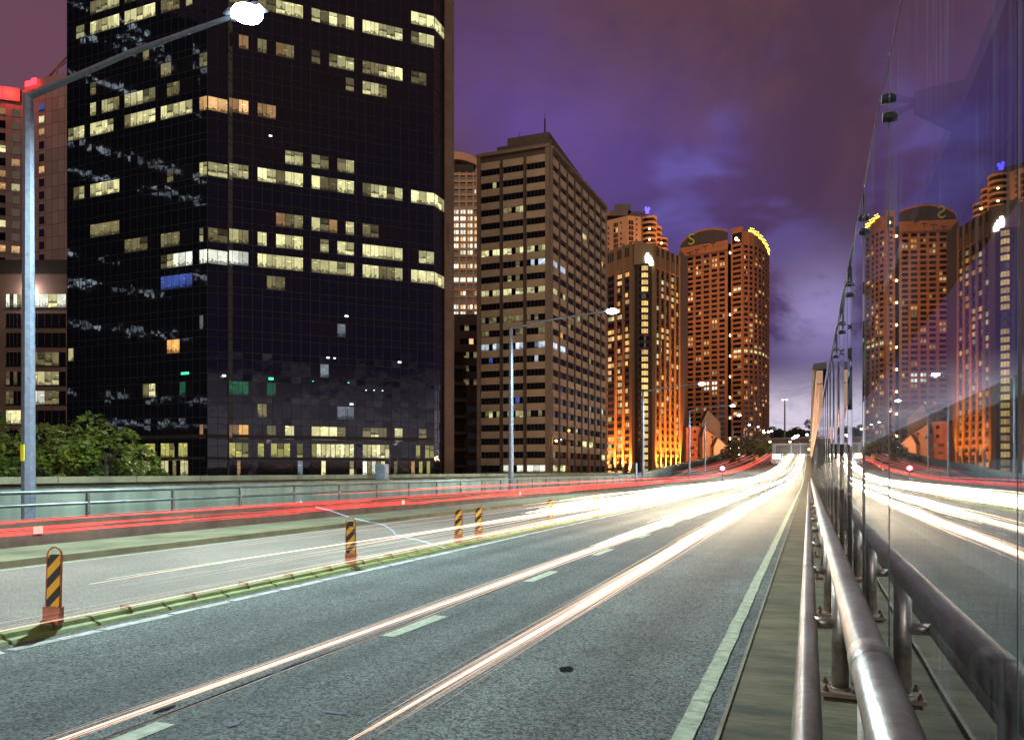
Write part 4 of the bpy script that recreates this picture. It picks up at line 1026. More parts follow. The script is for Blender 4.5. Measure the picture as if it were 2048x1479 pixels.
# ------------------------------------------------------------------ apartment tower behind
d = 415.0
AP = thing('apartment_tower', 'salmon apartment tower with rounded balconies rising behind the ribbed hotel', 'apartment tower', (*P(1265, d), base))
a0, a1, a2, a3 = P(1195, d + 12), P(1256, d), P(1290, d + 3), P(1312, d + 25)
fa, fb, fc = Fac(a0, a1), Fac(a1, a2), Fac(a2, a3)
mb = MB(); mb.prism([a0, a1, a2, a3, P(1290, d + 45), P(1200, d + 45)], base, Z(431, d)); mb.build('wall', M_salmon, AP)
wa = Wins(AP, [M_litf, M_wglass])
for (f, px) in ((fa, 1217), (fa, 1242), (fb, 1273)):
    for r_ in range(7):
        q = f.s_px(px); zt = Z((445 if px < 1230 else 440 if px < 1250 else 434) + 10.7 * r_, d)
        wa.add(panes(f, q - .55, q + .55, zt - 1.3, zt, .04, 'm.' if (px, r_) == (1242, 1) else '..', fr=.15))
for (f, x0, x1) in ((fa, 1227, 1236), (fb, 1257, 1267)):
    for r_ in range(6):
        zt = Z(440 + 10.7 * r_, d); wa.add(panes(f, f.s_px(x0), f.s_px(x1), zt - 2.3, zt, .04, '.o' if (x0, r_) == (1227, 1) else '...', fr=.2))
bal = MB()
for (cx, cd, rr) in ((1299, d + 2, 4.2), (1310, d + 12, 4.0), (1323, d + 24, 3.8)):
    for r_ in range(9):
        c = P(cx, cd); zt = Z(433 + (cx - 1299) * .75 + 10.7 * r_, d)
        m2 = MB(); m2.tube([(c[0], c[1], zt - 1.0), (c[0], c[1], zt)], rr, 12, smooth=False); m2.build('balcony', M_salmon, AP)
    c = P(cx, cd); zt = Z(433 + (cx - 1299) * .75, d); bal.tube([(c[0], c[1], base), (c[0], c[1], zt + .4)], rr * .82, 12)
bal.build('balcony_core', M_wglass, AP); wa.done()
for (cx, r_) in ((1299, 3), (1299, 5), (1310, 6), (1323, 4)):
    c = P(cx, d); mb = MB(); mb.ball((*P(cx, d - 4.3), Z(433 + (cx - 1299) * .75 + 10.7 * r_ - 3, d)), .5, 6); mb.build('balcony_lamp', M_lampo, AP)
mb = MB()
def roofblk(pts, x0, x1, y0_, y1_, dd0, dd1):
    mb.prism([P(x0, dd0), P(x1, dd0), P(x1, dd1), P(x0, dd1)], Z(y1_, dd0), Z(y0_, dd0))
roofblk(0, 1205, 1256, 421, 431, d + 8, d + 35); roofblk(0, 1229, 1262, 408, 421, d + 8, d + 30)
q0 = [P(1256, d + 2), P(1300, d + 4), P(1305, d + 35), P(1250, d + 35)]; q1 = [P(1262, d + 12), P(1292, d + 12), P(1292, d + 30), P(1262, d + 30)]
mb.hexa([(*p, Z(431, d)) for p in q0] + [(*p, Z(408, d)) for p in q1])
mb.build('roof', M_roofgrey, AP)
mb = MB()
p = P(1295, d + 1); f = fb
for (x0, x1, ya, yb) in ((1290, 1294, 412, 420), (1293, 1298, 416, 424), (1296, 1300, 413, 418), (1291, 1296, 422, 425)):
    c0, c1 = P(x0, d + 1), P(x1, d + 1); mb.hexa([(*c0, Z(yb, d)), (*c1, Z(yb, d)), (*P(x1, d + 2), Z(yb, d)), (*P(x0, d + 2), Z(yb, d)), (*c0, Z(ya, d)), (*c1, Z(ya, d)), (*P(x1, d + 2), Z(ya, d)), (*P(x0, d + 2), Z(ya, d))])
mb.build('blue_sign', M_blue, AP)

# ------------------------------------------------------------------ round brown tower
RT = thing('round_tower', 'brown gridded tower with an arched roof and a rounded wing crowned in yellow light', 'hotel', (*P(1450, 450), base))
t0, t1, t2, t3 = P(1361, 458), P(1456, 442), P(1458.5, 447), P(1463, 443)
ztL, ztR = Z(480, 442), Z(457, 442)
arc = []
for i in range(9):                            # right wing: flat facet, then a convex curve turning away
    a = i / 8.0; x = 1486 + (1537 - 1486) * math.sin(a * math.pi / 2) ** .95; dd = 438 + 38 * (1 - math.cos(a * math.pi / 2)); arc.append(P(x, dd))
poly = [t0, t1, t2, t3] + arc + [P(1530, 510), P(1375, 520)]
mb = MB(); mb.prism(poly, base, ztL - 1); mb.build('core', M_wglass, RT)
fL = Fac(t0, t1); faces = [Fac(t3, arc[0])] + [Fac(a, b) for a, b in zip(arc, arc[1:])]
wt = Wins(RT, [M_litf, M_wglass]); frm = MB(); FH7 = 10.25 * 445 / F; rs = random.Random(5)
z0w = Z(506, 445); colx = [(1366 + 16.0 * i) for i in range(6)]
FHtop = z0w
spec = {1: {1: 'p'}, 3: {}}
qL = [(fL.s_px(x0), fL.s_px(x0 + 11.2)) for x0 in (1360.5, 1375.5, 1391.5, 1407.5, 1423.5, 1439)]
zt = z0w; r_ = 0
while zt > base:
    for b_, (q0, q1) in enumerate(qL):
        code = '..'
        if rs.random() < .20: code = rs.choice(('pp', 'o.', '.p', 'po', 'qq', '.o'))
        if r_ in (25, 26) and b_ in (3, 4): code = 'WW'
        wt.add(panes(fL, q0, q1, zt - 1.75, zt, .03, code, fr=.45, rnd=.4), prio=r_ < 14)
    fL.box(frm, 0, fL.L, zt, zt + FH7 - 1.75, 0, .5)
    zt -= FH7; r_ += 1
fL.box(frm, 0, fL.L, z0w, ztL, 0, .5)
for i, (q0, q1) in enumerate(qL):
    nxt = qL[i + 1][0] if i < 5 else fL.L; fL.box(frm, q1, nxt, base, z0w, 0, .56)
fL.box(frm, 0, max(.3, qL[0][0]), base, z0w, 0, .56)
tm = MB()                                     # T shaped slots in the crown
for x in (1380, 1395, 1411, 1427):
    q = fL.s_px(x); ys_ = 505 - (x - 1380) * .24 - 5; fL.box(tm, q - 1.6, q + 1.6, Z(ys_ - 3, 445), Z(ys_ - 5, 445), .5, .6); fL.box(tm, q - .25, q + .25, Z(ys_ + 4, 445), Z(ys_ - 3, 445), .5, .6)
tm.build('slot', M_dark, RT)
for fi, f in enumerate(faces):
    nw = max(1, round(f.L / 7.0)); zt = Z(492, 440); r_ = 0
    while zt > base:
        for b_ in range(nw):
            q0 = f.L * (b_ + .16) / nw; q1 = f.L * (b_ + .86) / nw
            code = '..'
            if rs.random() < .2: code = rs.choice(('pp', 'qo', '.o', 'p.', 'oq', '.q'))
            if r_ in (0,): code = 'ww' if False else '..'
            if r_ == 20 or r_ == 8 and fi < 1: code = 'ww'
            wt.add(panes(f, q0, q1, zt - 1.7, zt, .03, code, fr=.35, rnd=.4), prio=False)
        f.box(frm, -.05, f.L + .05, zt, zt + FH7 - 1.7, 0, .5)
        zt -= FH7; r_ += 1
    for b_ in range(nw + 1):
        q = f.L * b_ / nw; f.box(frm, max(0, q - f.L * .14 / nw), min(f.L, q + f.L * .14 / nw), base, Z(492, 440), 0, .54)
    f.box(frm, -.05, f.L + .05, Z(492, 440), ztR - (3 if fi > 0 else 0), 0, .55)
frm.build('facade_grid', M_orangew, RT); wt.done()
mb = MB(); mb.prism([t3] + arc + [P(1530, 500), P(1470, 500)], Z(492, 440), ztR - 3); mb.build('crown', M_orangew, RT)
mb = MB(); faces[0].box(mb, .8, faces[0].L - .5, Z(487, 440), Z(466, 440), .56, .62, 0); mb.build('crown_window', M_wglass, RT)
mb = MB(); p = faces[0].pt(faces[0].L * .5, Z(478, 440), 1.2); mb.ball(p, .9, 8); p = faces[0].pt(faces[0].L * .7, Z(482, 440), 1.2); mb.ball(p, .4, 8); mb.build('lobby_lamp', M_lampo, RT)
# recessed slot with one small lit window per few floors
mb = MB(); f = Fac(t1, t3); wz = Z(503, 442); 
for k in range(9):
    q = f.L * .5; f.box(mb, q - .35, q + .35, wz - 1.2, wz, .1, .3); wz -= FH7 * (2.0 if k else 4) * 2.0
mb.build('landing_light', M_lampo, RT)
# yellow crown light
mb = MB(); ring = []
for i in range(2, 9): ring.append((arc[i][0], arc[i][1]))
prevp = None
for i in range(2, 8):
    f = faces[i]; f.box(mb, 0, f.L, ztR - 2.7 - (i - 2) * 1.0, ztR - 2.0 - (i - 2) * .96, .1, .9)
    for k in range(3): p = f.pt(f.L * (k + .5) / 3, ztR - 1.0 - (i - 2) * .9, 1.0); mb.ball(p, .3, 6)
mb.build('crown_light', M_yel, RT)
# arched roof
mb = MB(); ap = [(1361, 496), (1361.5, 487), (1366, 480), (1375, 471.5), (1386, 464.5), (1400, 459), (1414, 456), (1430, 455), (1445, 456.5), (1456, 460)]
rim = MB(); rs0 = []
for (x, yy) in ap:
    dd = 458 - 16 * (x - 1361) / 95; rs0.append((P(x, dd + 1), P(x, dd + 26), Z(yy, dd)))
zb = Z(480, 442) - 2.5
mb.v = []; 
front = [(a[0][0], a[0][1], a[2]) for a in rs0]; backp = [(a[1][0], a[1][1], a[2]) for a in rs0]
mb.quad(front + [(rs0[-1][0][0], rs0[-1][0][1], zb), (rs0[0][0][0], rs0[0][0][1], zb)])
mb.quad(backp + [(rs0[-1][1][0], rs0[-1][1][1], zb), (rs0[0][1][0], rs0[0][1][1], zb)])
for i in range(len(front) - 1): mb.quad([front[i], backp[i], backp[i + 1], front[i + 1]])
ar = mb.build('arched_roof', M_blackroof, RT)
mb = MB()
for i in range(len(front) - 1):
    a, b, c, e = front[i], front[i + 1], backp[i + 1], backp[i]
    o_ = [(p[0] + fL.n.x * .6, p[1] + fL.n.y * .6, p[2]) for p in (a, b)]
    mb.hexa([(*o_[0][:2], a[2] - 1.2), (*o_[1][:2], b[2] - 1.2), (*c[:2], c[2] - 1.2), (*e[:2], e[2] - 1.2), o_[0], o_[1], c, e])
mb.build('arch_rim', M_orangew, RT)
def text(name, body, size, m, parent, loc, nrm, ext=.1):
    cu = bpy.data.curves.new(name, 'FONT'); cu.body = body; cu.size = size; cu.extrude = ext; cu.align_x = 'CENTER'; cu.align_y = 'CENTER'
    tmp = bpy.data.objects.new('tmp', cu); C.objects.link(tmp); bpy.context.view_layer.update()
    me = bpy.data.meshes.new_from_object(tmp.evaluated_get(bpy.context.evaluated_depsgraph_get())); bpy.data.objects.remove(tmp)
    me.materials.clear(); me.materials.append(m); o = bpy.data.objects.new(name, me); C.objects.link(o); o.parent = parent
    o.location = Vector(loc) - origin(parent); o.rotation_euler = (R(90), 0, math.atan2(nrm[1], nrm[0]) + R(90)); return o
text('yellow_letter', 'S', 9.5, emit('dim_yellow_letter', (0.55, 0.36, 0.02), .4), RT, fL.pt(fL.s_px(1384), Z(481, 455), .9), fL.n, .15)

# floodlights that wash the brown tower, the salmon tower and the houses
def flood(x, dd, z, tx, td, tz, e, c, ang, label):
    p = (*P(x, dd), z); t = thing('floodlight', label, 'floodlight', p)
    mb = MB(); mb.box(p[0] - .4, p[0] + .4, p[1] - .4, p[1] + .4, p[2] - .8, p[2] - .2); mb.tube([(p[0], p[1], base), (p[0], p[1], p[2] - .8)], .12, 6); mb.build('housing', M_black, t)
    ld = bpy.data.lights.new('flood', 'SPOT'); ld.energy = e; ld.color = c; ld.spot_size = R(ang); ld.spot_blend = .8; ld.shadow_soft_size = .6
    lo = bpy.data.objects.new('flood_lamp', ld); C.objects.link(lo); lo.parent = t; lo.location = (0, 0, .1)
    dv = Vector((*P(tx, td), tz)) - Vector(p); lo.rotation_euler = (-dv).to_track_quat('Z', 'Y').to_euler()
flood(1372, 362, 84, 1400, 455, 110, 310000, (1, .40, .12), 110, 'floodlight at the roof edge of the ribbed hotel washing the brown tower orange')
flood(1500, 300, 2, 1450, 450, 50, 330000, (1, .50, .30), 80, 'street level floodlight washing the foot of the brown tower')
flood(1395, 372, 60, 1256, d + 2, Z(460, 415), 300000, (1, .42, .12), 60, 'floodlight on a mast that washes the salmon tower')

# ------------------------------------------------------------------ houses right of the ribbed hotel
def gable_house(x0, x1, dd, ye, yr, label, m, xr=None, depth=5, wins=()):
    t = thing('gabled_house', label, 'house', (*P((x0 + x1) / 2, dd), base)); f = Fac(P(x0, dd), P(x1, dd)); xr = xr or (x0 + x1) / 2
    mb = MB(); qr = f.s_px(xr); ze, zr = Z(ye, dd), Z(yr, dd)
    fr_ = [f.pt(0, base), f.pt(f.L, base), f.pt(f.L, ze), f.pt(qr, zr), f.pt(0, ze)]; bk_ = [f.pt(0, base, -depth), f.pt(f.L, base, -depth), f.pt(f.L, ze, -depth), f.pt(qr, zr, -depth), f.pt(0, ze, -depth)]
    mb.quad(fr_); mb.quad(bk_[::-1])
    mb.quad([fr_[0], bk_[0], bk_[4], fr_[4]]); mb.quad([fr_[1], fr_[2], bk_[2], bk_[1]]); mb.build('wall', m, t)
    mb = MB()
    for a, b in ((fr_[4], fr_[3]), (fr_[3], fr_[2])):
        a2 = (a[0] - f.n.x * depth, a[1] - f.n.y * depth, a[2]); b2 = (b[0] - f.n.x * depth, b[1] - f.n.y * depth, b[2])
        mb.hexa([a, b, b2, a2] + [(p[0], p[1], p[2] + .5) for p in (a, b, b2, a2)])
    mb.build('roof', M_blackroof, t)
    for (wx, wy, ww, wh, code) in wins:
        q = f.s_px(wx); hw_ = ww * dd / F / 2; m2 = panes(f, q - hw_, q + hw_, Z(wy + wh / 2, dd), Z(wy - wh / 2, dd), .06, code, fr=.15)
        m2.build('window', [M_litf, M_wglass], t)
        mb = MB(); f.box(mb, q - hw_ - .2, q + hw_ + .2, Z(wy + wh / 2, dd) - .25, Z(wy + wh / 2, dd), 0, .3); mb.build('sill', M_house, t)
    return t
M_oh = mat('orange_house_wall', (0.55, 0.20, 0.10), 0.85, vs=0.3, var=0.15)
gable_house(1404, 1441, 335, 845, 820, 'tall plain gable end rising behind the orange house', M_house, xr=1416)
gable_house(1372, 1407, 300, 855, 852, 'orange rendered house with small paned windows beside the ribbed hotel', M_oh, wins=((1390, 863, 6, 6, '..'), (1390, 879, 6, 6, '..'), (1384, 895, 9, 6, '...'), (1396, 895, 7, 6, 'q.'), (1385, 909, 8, 5, '...'), (1399, 909, 7, 5, '..')))
gable_house(1405, 1432, 290, 873, 857, 'stepped brown gable house with a dark dormer', M_house, xr=1408, wins=((1411, 880, 7, 7, '.q'),))
gable_house(1428, 1455, 280, 893, 876, 'orange gable house with a steep roof nearest the trees', M_house, xr=1436, wins=((1420, 909, 6, 4, '..'),) and ())
flood(1425, 262, 14, 1400, 300, 8, 60000, (1, .33, .10), 90, 'small orange floodlight lighting the gabled houses')

# ------------------------------------------------------------------ trees
def leafy(mb, c, rx, ry, rz_, n, size, rs, wind=0.0, clumps=14):
    cs = [(rs.gauss(0, .48), rs.gauss(0, .48), rs.gauss(0, .45), rs.uniform(.22, .42)) for _ in range(clumps)]
    for i in range(n):
        cc_ = rs.choice(cs); v = Vector((rs.gauss(0, 1), rs.gauss(0, 1), rs.gauss(0, 1))).normalized() * cc_[3] * rs.uniform(.5, 1.05) ** .5
        p = Vector((c[0] + (cc_[0] + v.x) * rx, c[1] + (cc_[1] + v.y) * ry, c[2] + (cc_[2] + v.z) * rz_))
        a = Vector((rs.gauss(0, 1) + wind, rs.gauss(0, 1), rs.gauss(0, .5) - .3)).normalized(); b = a.cross(Vector((rs.gauss(0, 1), rs.gauss(0, 1), rs.gauss(0, 1)))).normalized()
        s1 = size * rs.uniform(.7, 1.5); s2 = s1 * .38
        mb.quad([p - a * s1, p + b * s2, p + a * s1, p - b * s2], smooth=False)
    return cs
def tree(name, label, x, dd, ztop_, r, n, size, m, seed, group=None, zb=base, cat='tree'):
    rs = random.Random(seed); t = thing(name, label, cat, (*P(x, dd), zb), 0, group); X, Y = P(x, dd); cz = ztop_ - r * .95
    mb = MB(); mb.tube([(X, Y, zb), (X + .1 * r, Y, (zb + cz) / 2), (X, Y, cz + .2 * r)], [r * .09 + .05, r * .07 + .03, r * .03 + .01], 8)
    for k in range(6):
        a = rs.uniform(0, 6.28); mb.tube([(X, Y, cz - r * .8 + k * r * .15), (X + math.cos(a) * r * .35, Y + math.sin(a) * r * .35, cz - r * .2 + k * r * .1), (X + math.cos(a) * r * .7, Y + math.sin(a) * r * .7, cz + r * .25)], [r * .035 + .02, r * .02 + .01, .01], 6)
    mb.build('trunk', M_bark, t)
    mb = MB(); leafy(mb, (X, Y, cz), r, r, r * .95, n, size, rs, wind=.8); mb.build('crown', m, t); return t
tree('leafy_tree', 'broad windblown green tree at the far left behind the wall', 18, 33, 4.4, 3.3, 7500, .13, M_leaf, 1, 'green trees behind the wall')
tree('leafy_tree', 'bushy green tree between the pole and the tower base', 100, 31, 3.2, 1.9, 4200, .12, M_leaf, 2, 'green trees behind the wall')
tree('leafy_tree', 'pointed green treetop at the right end of the foliage beside the tower', 212, 32, 3.9, 1.9, 4200, .12, M_leaf, 3, 'green trees behind the wall')
tree('leafy_tree', 'low green tree filling the foliage between its two taller neighbours', 165, 34, 2.8, 2.0, 3600, .12, M_leaf, 4, 'green trees behind the wall')
M_leafo = mat('leaf_olive', (0.10, 0.085, 0.03), 0.8, vs=0.5, c2=(0.05, 0.045, 0.02))
for i, (x, dd, yt, r, lb) in enumerate(((1418, 240, 906, 6, 'dim orange tinted tree before the orange house'), (1447, 232, 912, 6, 'dark tree beside the red signal'), (1474, 250, 880, 6.5, 'tall dim tree right of the gabled houses'),
        (1502, 262, 868, 6.5, 'tall dark tree where the hill road starts to climb'), (1528, 285, 880, 5.5, 'yellow green tree beside the diamond sign on the hill'), (1494, 205, 903, 5, 'low dark bushy tree above the hill wall'), (1462, 212, 915, 5.0, 'low dim bushy tree between thin lamp poles'))):
    tree('roadside_tree', lb, x, dd, Z(yt, dd), r, 2600, .42, M_leafo if i != 4 else M_leaf, 20 + i, 'trees by the hill road')
for i, (x, dd, yt, r) in enumerate(((1560, 540, 856, 9), (1578, 550, 850, 9), (1597, 545, 847, 11), (1612, 540, 854, 8), (1548, 545, 862, 6))):
    tree('hilltop_tree', ['dark round tree at the left of the hilltop clump', 'dark tree behind the tall light mast', 'largest dark tree on the hilltop', 'dark tree at the right end of the hilltop clump', 'small dark tree at the left foot of the hilltop clump'][i], x, dd, Z(yt, dd), r, 2200, .9, M_leafd, 40 + i, 'dark trees on the hilltop', zb=8)
tree('hilltop_tree', 'bright green tree lit by lamps beyond the sign gantry', 1607, 420, Z(872, 420), 5, 1800, .5, M_leaf, 55, None, zb=0)

# ------------------------------------------------------------------ far road furniture
d = 330
OB = thing('overpass', 'dark overpass bridge crossing the road at the top of the hill', 'bridge', (*P(1570, d), 8))
f = Fac(P(1524, d + 10), P(1650, d - 6)); mb = MB(); f.box(mb, 0, f.L, Z(886, d), Z(877, d), -8, 0); mb.build('deck', M_brownconc, OB)
mb = MB(); f.box(mb, 0, f.L, Z(876.5, d), Z(873.5, d), -.3, .1); mb.build('parapet', M_galv, OB)
for x in (1530, 1600): mb = MB(); q = f.s_px(x); f.box(mb, q - .8, q + .8, 0, Z(886, d), -6, -2); mb.build('pier', M_brownconc, OB)
d = 262
SG = thing('sign_gantry', 'grey gantry with the plain backs of wide road signs over the hill road', 'sign gantry', (*P(1585, d), 6))
f = Fac(P(1545, d), P(1622, d - 4)); mb = MB(); f.box(mb, 0, f.L, Z(910, d), Z(887, d), -.3, 0); mb.build('sign_panel', M_signback, SG)
mb = MB()
for (x0, x1) in ((1545, 1552), (1581, 1584), (1600, 1602)): f.box(mb, f.s_px(x0), f.s_px(x1), Z(910, d), Z(886, d), 0, .35)
f.box(mb, 0, f.L, Z(889.5, d), Z(886.5, d), 0, .4); f.box(mb, 0, f.L, Z(910.5, d), Z(908, d), 0, .4); mb.build('frame', M_galv, SG)
mb = MB()
for x in (1546, 1621): q = f.s_px(x); f.box(mb, q - .35, q + .35, 0, Z(887, d), -.9, -.35)
mb.build('leg', M_galv, SG)
d = 470
HM = thing('high_mast_light', 'very tall high mast light rising against the pale horizon sky', 'light mast', (*P(1569.5, d), 4))
p = P(1569.5, d); mb = MB(); mb.tube([(*p, 4), (*p, Z(800, d))], [.7, .4], 8); mb.build('mast', M_galv, HM)
mb = MB(); mb.tube([(*p, Z(800, d)), (*p, Z(797, d))], [1.4, 1.7], 10); hd = mb.build('head', M_galv, HM)
for k in range(6): mb = MB(); a = k * 1.05; mb.ball((p[0] + 1.3 * math.cos(a), p[1] + 1.3 * math.sin(a), Z(799, d)), .55, 6, sz=.7); mb.build('lamp', M_white, HM)
fl = [(1528, 864, 330, 0), (1537, 863, 345, 0), (1543, 861, 360, 0), (1586, 876, 300, 0), (1591, 873, 300, 0), (1596, 871, 320, 0), (1614, 869, 330, 0), (1622, 880, 260, 0), (1540, 883, 300, 1), (1580, 883, 290, 1), (1618, 898, 240, 1), (1476, 896, 260, 1), (1477, 909, 255, 1), (1462, 895, 280, 0), (1489, 847, 165, 0)]
flab = ['first of three distant lamps left of the hilltop trees', 'middle of three distant lamps left of the hilltop trees', 'third of three distant lamps left of the hilltop trees', 'left of the bright lamps over the crest', 'brightest lamp over the crest of the road', 'right of the bright lamps over the crest',
        'lamp over the green lit tree', 'lamp close to the end of the glass screen', 'orange lamp under the overpass at left', 'orange lamp above the sign gantry', 'low warm lamp beside the glass screen end', 'warm lamp among the roadside trees', 'lower warm lamp among the roadside trees', 'pale lamp beside the gable houses', '']
for (x, y_, dd, k), lb in zip(fl, flab):
    if not lb: continue
    p = P(x, dd); z = Z(y_, dd); t = thing('distant_lamp', lb, 'street lamp', (*p, z - 8), 0, 'distant lamps near the hill crest')
    mb = MB(); mb.tube([(p[0] + .6, p[1], z - 8), (p[0] + .6, p[1], z), (p[0], p[1], z + .4)], .09, 5); mb.build('pole', M_galv, t)
    mb = MB(); mb.ball((*p, z), (.0015 if not k else .0015) * dd * (1.6 if lb.startswith('brightest') else 1), 8, sz=.7); mb.build('lens', M_lampo if k else M_lampw_far, t)
# red traffic signal
d = 110; p = P(1445, d)
SGN = thing('traffic_signal', 'round red signal light on a short pole beside the far lanes', 'traffic light', (*p, 0))
mb = MB(); mb.tube([(*p, 0), (*p, Z(940, d))], .08, 6); mb.build('pole', M_galv, SGN)
mb = MB(); mb.box(p[0] - .35, p[0] + .35, p[1] - .1, p[1] + .25, Z(936, d) - .55, Z(936, d) + .55); mb.build('housing', M_black, SGN)
mb = MB(); mb.ball((p[0], p[1] - .15, Z(936, d)), .33, 12); mb.build('lens', M_redsig, SGN)
for (x, y_, dd, lb) in ((1515.5, 916, 205, 'yellow diamond warning sign at the left of the hill road'), (1571, 914, 240, 'yellow diamond warning sign between the carriageways by the bus')):
    p = Vector(P(x, dd)); z = Z(y_, dd); t = thing('warning_sign', lb, 'road sign', (p.x, p.y, rise(dd)), 0); s_ = .62
    r_ = Vector((CT, ST)); mb = MB(); q = [(p.x, p.y, z - s_), (p.x + r_.x * s_, p.y + r_.y * s_, z), (p.x, p.y, z + s_), (p.x - r_.x * s_, p.y - r_.y * s_, z)]
    b2 = [(a[0] - ST * .04, a[1] + CT * .04, a[2]) for a in q]; mb.quad(q); mb.quad(b2[::-1])
    for i in range(4): mb.quad([q[i], q[(i + 1) % 4], b2[(i + 1) % 4], b2[i]])
    mb.build('panel', M_yellowp, t)
    mb = MB()
    for a, b in (((-.1, -.25), (.0, .1)), ((.0, .1), (.18, .2))):
        mb.tube([(p.x + r_.x * a[0] + ST * .03, p.y + r_.y * a[0] - CT * .03, z + a[1]), (p.x + r_.x * b[0] + ST * .03, p.y + r_.y * b[0] - CT * .03, z + b[1])], .05, 5)
    mb.build('arrow', M_black, t)
    mb = MB(); mb.tube([(p.x, p.y + .08, z - 2.6), (p.x, p.y + .08, z)], .05, 6); mb.build('pole', M_galv, t)
# bus on the hill road, stopped, rear lit
p = P(1553, 198); zb_ = rise(209) - .1
BS = thing('bus', 'distant bus on the hill road with a glowing rear window and display', 'bus', (p[0], p[1], zb_))
def bb(name, x0, x1, y0_, y1_, z0, z1, m): mb = MB(); mb.box(p[0] + x0, p[0] + x1, p[1] + y0_, p[1] + y1_, zb_ + z0, zb_ + z1); return mb.build(name, m, BS)
bb('body', -1.25, 1.25, 0, 11, .4, 3.1, M_blueb); bb('rear_window', -1.0, 1.0, -.03, 0, 1.8, 2.5, M_amber); bb('display', -.9, .9, -.03, 0, 2.65, 2.95, M_amber)
for x in (-1.1, .85): bb('tail_light', x, x + .25, -.04, 0, .9, 1.25, M_red)
for x in (-1.2, .95):
    for y0_ in (1.5, 8):
        mb = MB(); mb.tube([(p[0] + x, p[1] + y0_, zb_ + .5), (p[0] + x + .25, p[1] + y0_, zb_ + .5)], .5, 12); mb.build('wheel', M_black, BS)
# slim post in front of the ribbed hotel
for x, lb in ((1272.5, 'plain grey post standing just left of the third street lamp'),):
    X = -19.0; dd = -X * F / ((1618 - x) * CT); y = Yof(dd, X); mb = MB(); mb.tube([(X, y, -1), (X, y, Z(925, dd))], .14, 8); mb.build('post', M_galv, None, lb, 'post')

# ------------------------------------------------------------------ light streaks above the lanes (long exposure lights, built at lamp height over each lane)
def streaks(name, label, cat, lines, ymax, colf, parent=None):
    mb = MB()
    for (X, z, y0, y1, r, k, wob) in lines:
        pts, rr, cols = [], [], []; y = y0; ph = random.uniform(0, 6.28)
        while y < y1:
            shift = 0.0
            pts.append((X + wob * .02 * math.sin(y * .35 + ph), y, z + rise(y) + wob * .012 * math.sin(y * .6 + ph * 2)))
            e = min(1, (y - y0) / 1.5); rr.append(max(.0008, r * (.25 + .75 * e) * (1 + min(y, 42) * .045))); cols.append(colf(y, k))
            y += .8 if y < 12 else 2.0 if y < 40 else 6.0
        if len(pts) > 1: mb.tube(pts, rr, 4, 0, cols, cap=True)
    o_ = mb.build(name, M_glow, parent, label, cat, 'light streaks over the lanes'); o_.visible_shadow = False; return o_
def bundle(X, z, n, sx, sz, y0, y1, r, starts=(0, 10), kmin=.3, kmax=1.0, core=2):
    out = []
    for i in range(n):
        if i < core: out.append((X + random.gauss(0, sx * .2), z + random.gauss(0, sz * .2), y0 + random.uniform(0, .5), y1, r * 1.5, random.uniform(1.5, 2.4), 1))
        else: out.append((X + random.gauss(0, sx), z + random.gauss(0, sz), y0 + random.uniform(*starts), y1, r * random.uniform(.35, 1), random.uniform(kmin, kmax), 1))
    return out
def whitef(y, k):
    g = min(1.0, max(0, (y - 3) / 24)); b = k * (.25 + 3.6 * g * g)
    return (b * 1.0, b * (.60 + .12 * g), b * (.40 + .08 * g))
streaks('light_streak', 'thick warm white headlight streak over the right lane, nearest the kerb', 'light streak',
        bundle(-1.66, .66, 70, .04, .035, 2.3, 290, .0034, (0, 4), .2, .8, 4) + [(-1.66 + q * .02, .66, 2.0 + q, 290, .03 + .012 * q, .06, 1) for q in range(4)] + bundle(-1.68, .67, 26, .045, .06, 8, 290, .007, (0, 14), .5, 1.0), 290, whitef)  # the wide dim tubes are a halo of glow put round the strands
streaks('light_streak', 'thin warm white headlight streak over the right lane, left of the thick one', 'light streak',
        bundle(-2.72, .65, 24, .025, .025, 1.2, 290, .0030, (0, 9), .3, 1, 3) + [(-2.72, .65, 1.5 + q, 290, .016 + .012 * q, .07, 1) for q in range(3)] + bundle(-2.74, .67, 26, .05, .06, 10, 290, .007, (0, 14), .5, 1.0), 290, whitef)  # wide dim tubes again shape a soft glow about the fine lines
streaks('light_streak', 'white headlight streak crossing in front of the lane separator', 'light streak',
        bundle(-5.0, .66, 26, .06, .06, 1.0, 290, .0030, (0, 14), .2, .6, 1) + bundle(-5.05, .67, 40, .10, .08, 16, 290, .007, (0, 16), .6, 1.2), 290, whitef)
streaks('light_streak', 'fan of fine white streaks behind the striped marker posts', 'light streak',
        bundle(-6.25, .66, 24, .10, .09, 5.0, 290, .0030, (0, 14), .2, .6, 1) + bundle(-6.3, .70, 40, .12, .10, 17, 290, .007, (0, 16), .6, 1.2), 290, whitef)
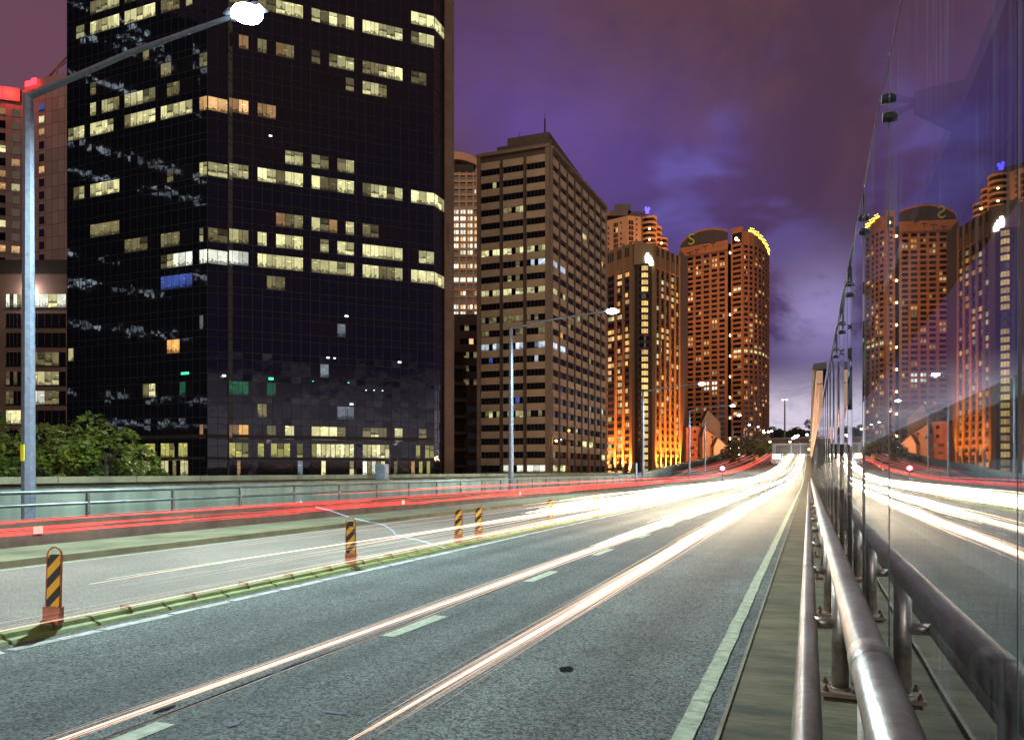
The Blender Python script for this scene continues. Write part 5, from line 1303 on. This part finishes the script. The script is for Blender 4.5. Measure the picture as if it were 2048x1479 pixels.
streaks('light_streak', 'broad white sheet of streaks filling the far middle lanes', 'light streak',
        [(random.uniform(-6.6, -1.8), random.gauss(.75, .12), random.uniform(90, 150), 290, .006, random.uniform(.6, 1.0), 1) for _ in range(8)], 290, whitef)
def redf(y, k): return (k * .55, k * .012, k * .014)
def redl(n, X, sx, z0, z1, r, k0, k1, y0=4, y1=150, jit_=8):
    return [(random.gauss(X, sx), random.uniform(z0, z1), y0 + random.uniform(0, jit_), y1, r * random.uniform(.5, 1.2), random.uniform(k0, k1), 1.0) for _ in range(n)]
streaks('light_streak', 'band of fine red tail light streaks low along the parapet', 'light streak', redl(9, -12.4, .10, .60, .90, .0045, .5, 1.3, 0, 290, 6) + [(-12.4 + random.gauss(0, .1), random.uniform(.58, .90), q, q + random.uniform(2, 9), random.uniform(.003, .007), random.uniform(.5, 1.8), 1) for q in [random.uniform(4, 55) for _ in range(110)]] + redl(14, -12.4, .1, .62, .9, .008, .3, .7, 26, 290, 30), 290, redf)
streaks('light_streak', 'single brighter red streak above the red band, level with the railing', 'light streak', redl(9, -11.8, .05, 1.10, 1.16, .009, .3, .6, 15, 290, 10), 290, redf)
streaks('light_streak', 'red streaks climbing the left carriageway of the hill', 'light streak',
        [(random.choice((-12, -13.6, -16.2, -17.8, -20.4, -22)) + random.gauss(0, .12), random.uniform(.6, 1.0), random.uniform(120, 150), 288, .008, random.uniform(.2, .5), 1) for _ in range(26)], 290, lambda y, k: (k * 1.1, k * .22, k * .16))
# bluish wavering streak left of the second marker
mb = MB()
pts = [(606, 998), (600, 1003), (625, 1012), (660, 1020), (700, 1034), (738, 1043), (752, 1045), (770, 1050), (785, 1060), (792, 1070), (840, 1080), (890, 1095)]
def at_h(x, y_, z): dd = (CH - z) * F / (y_ - HY); return (*P(x, dd), z)
mb.tube([at_h(x, y_, .5) for x, y_ in pts], .012, 4, 0, [(.20, .36, .5)] * 5 + [(.10, .2, .3)] * 7)
mb.build('light_streak', M_glow, None, 'thin bluish wavering streak behind the second striped marker', 'light streak', 'light streaks over the lanes')
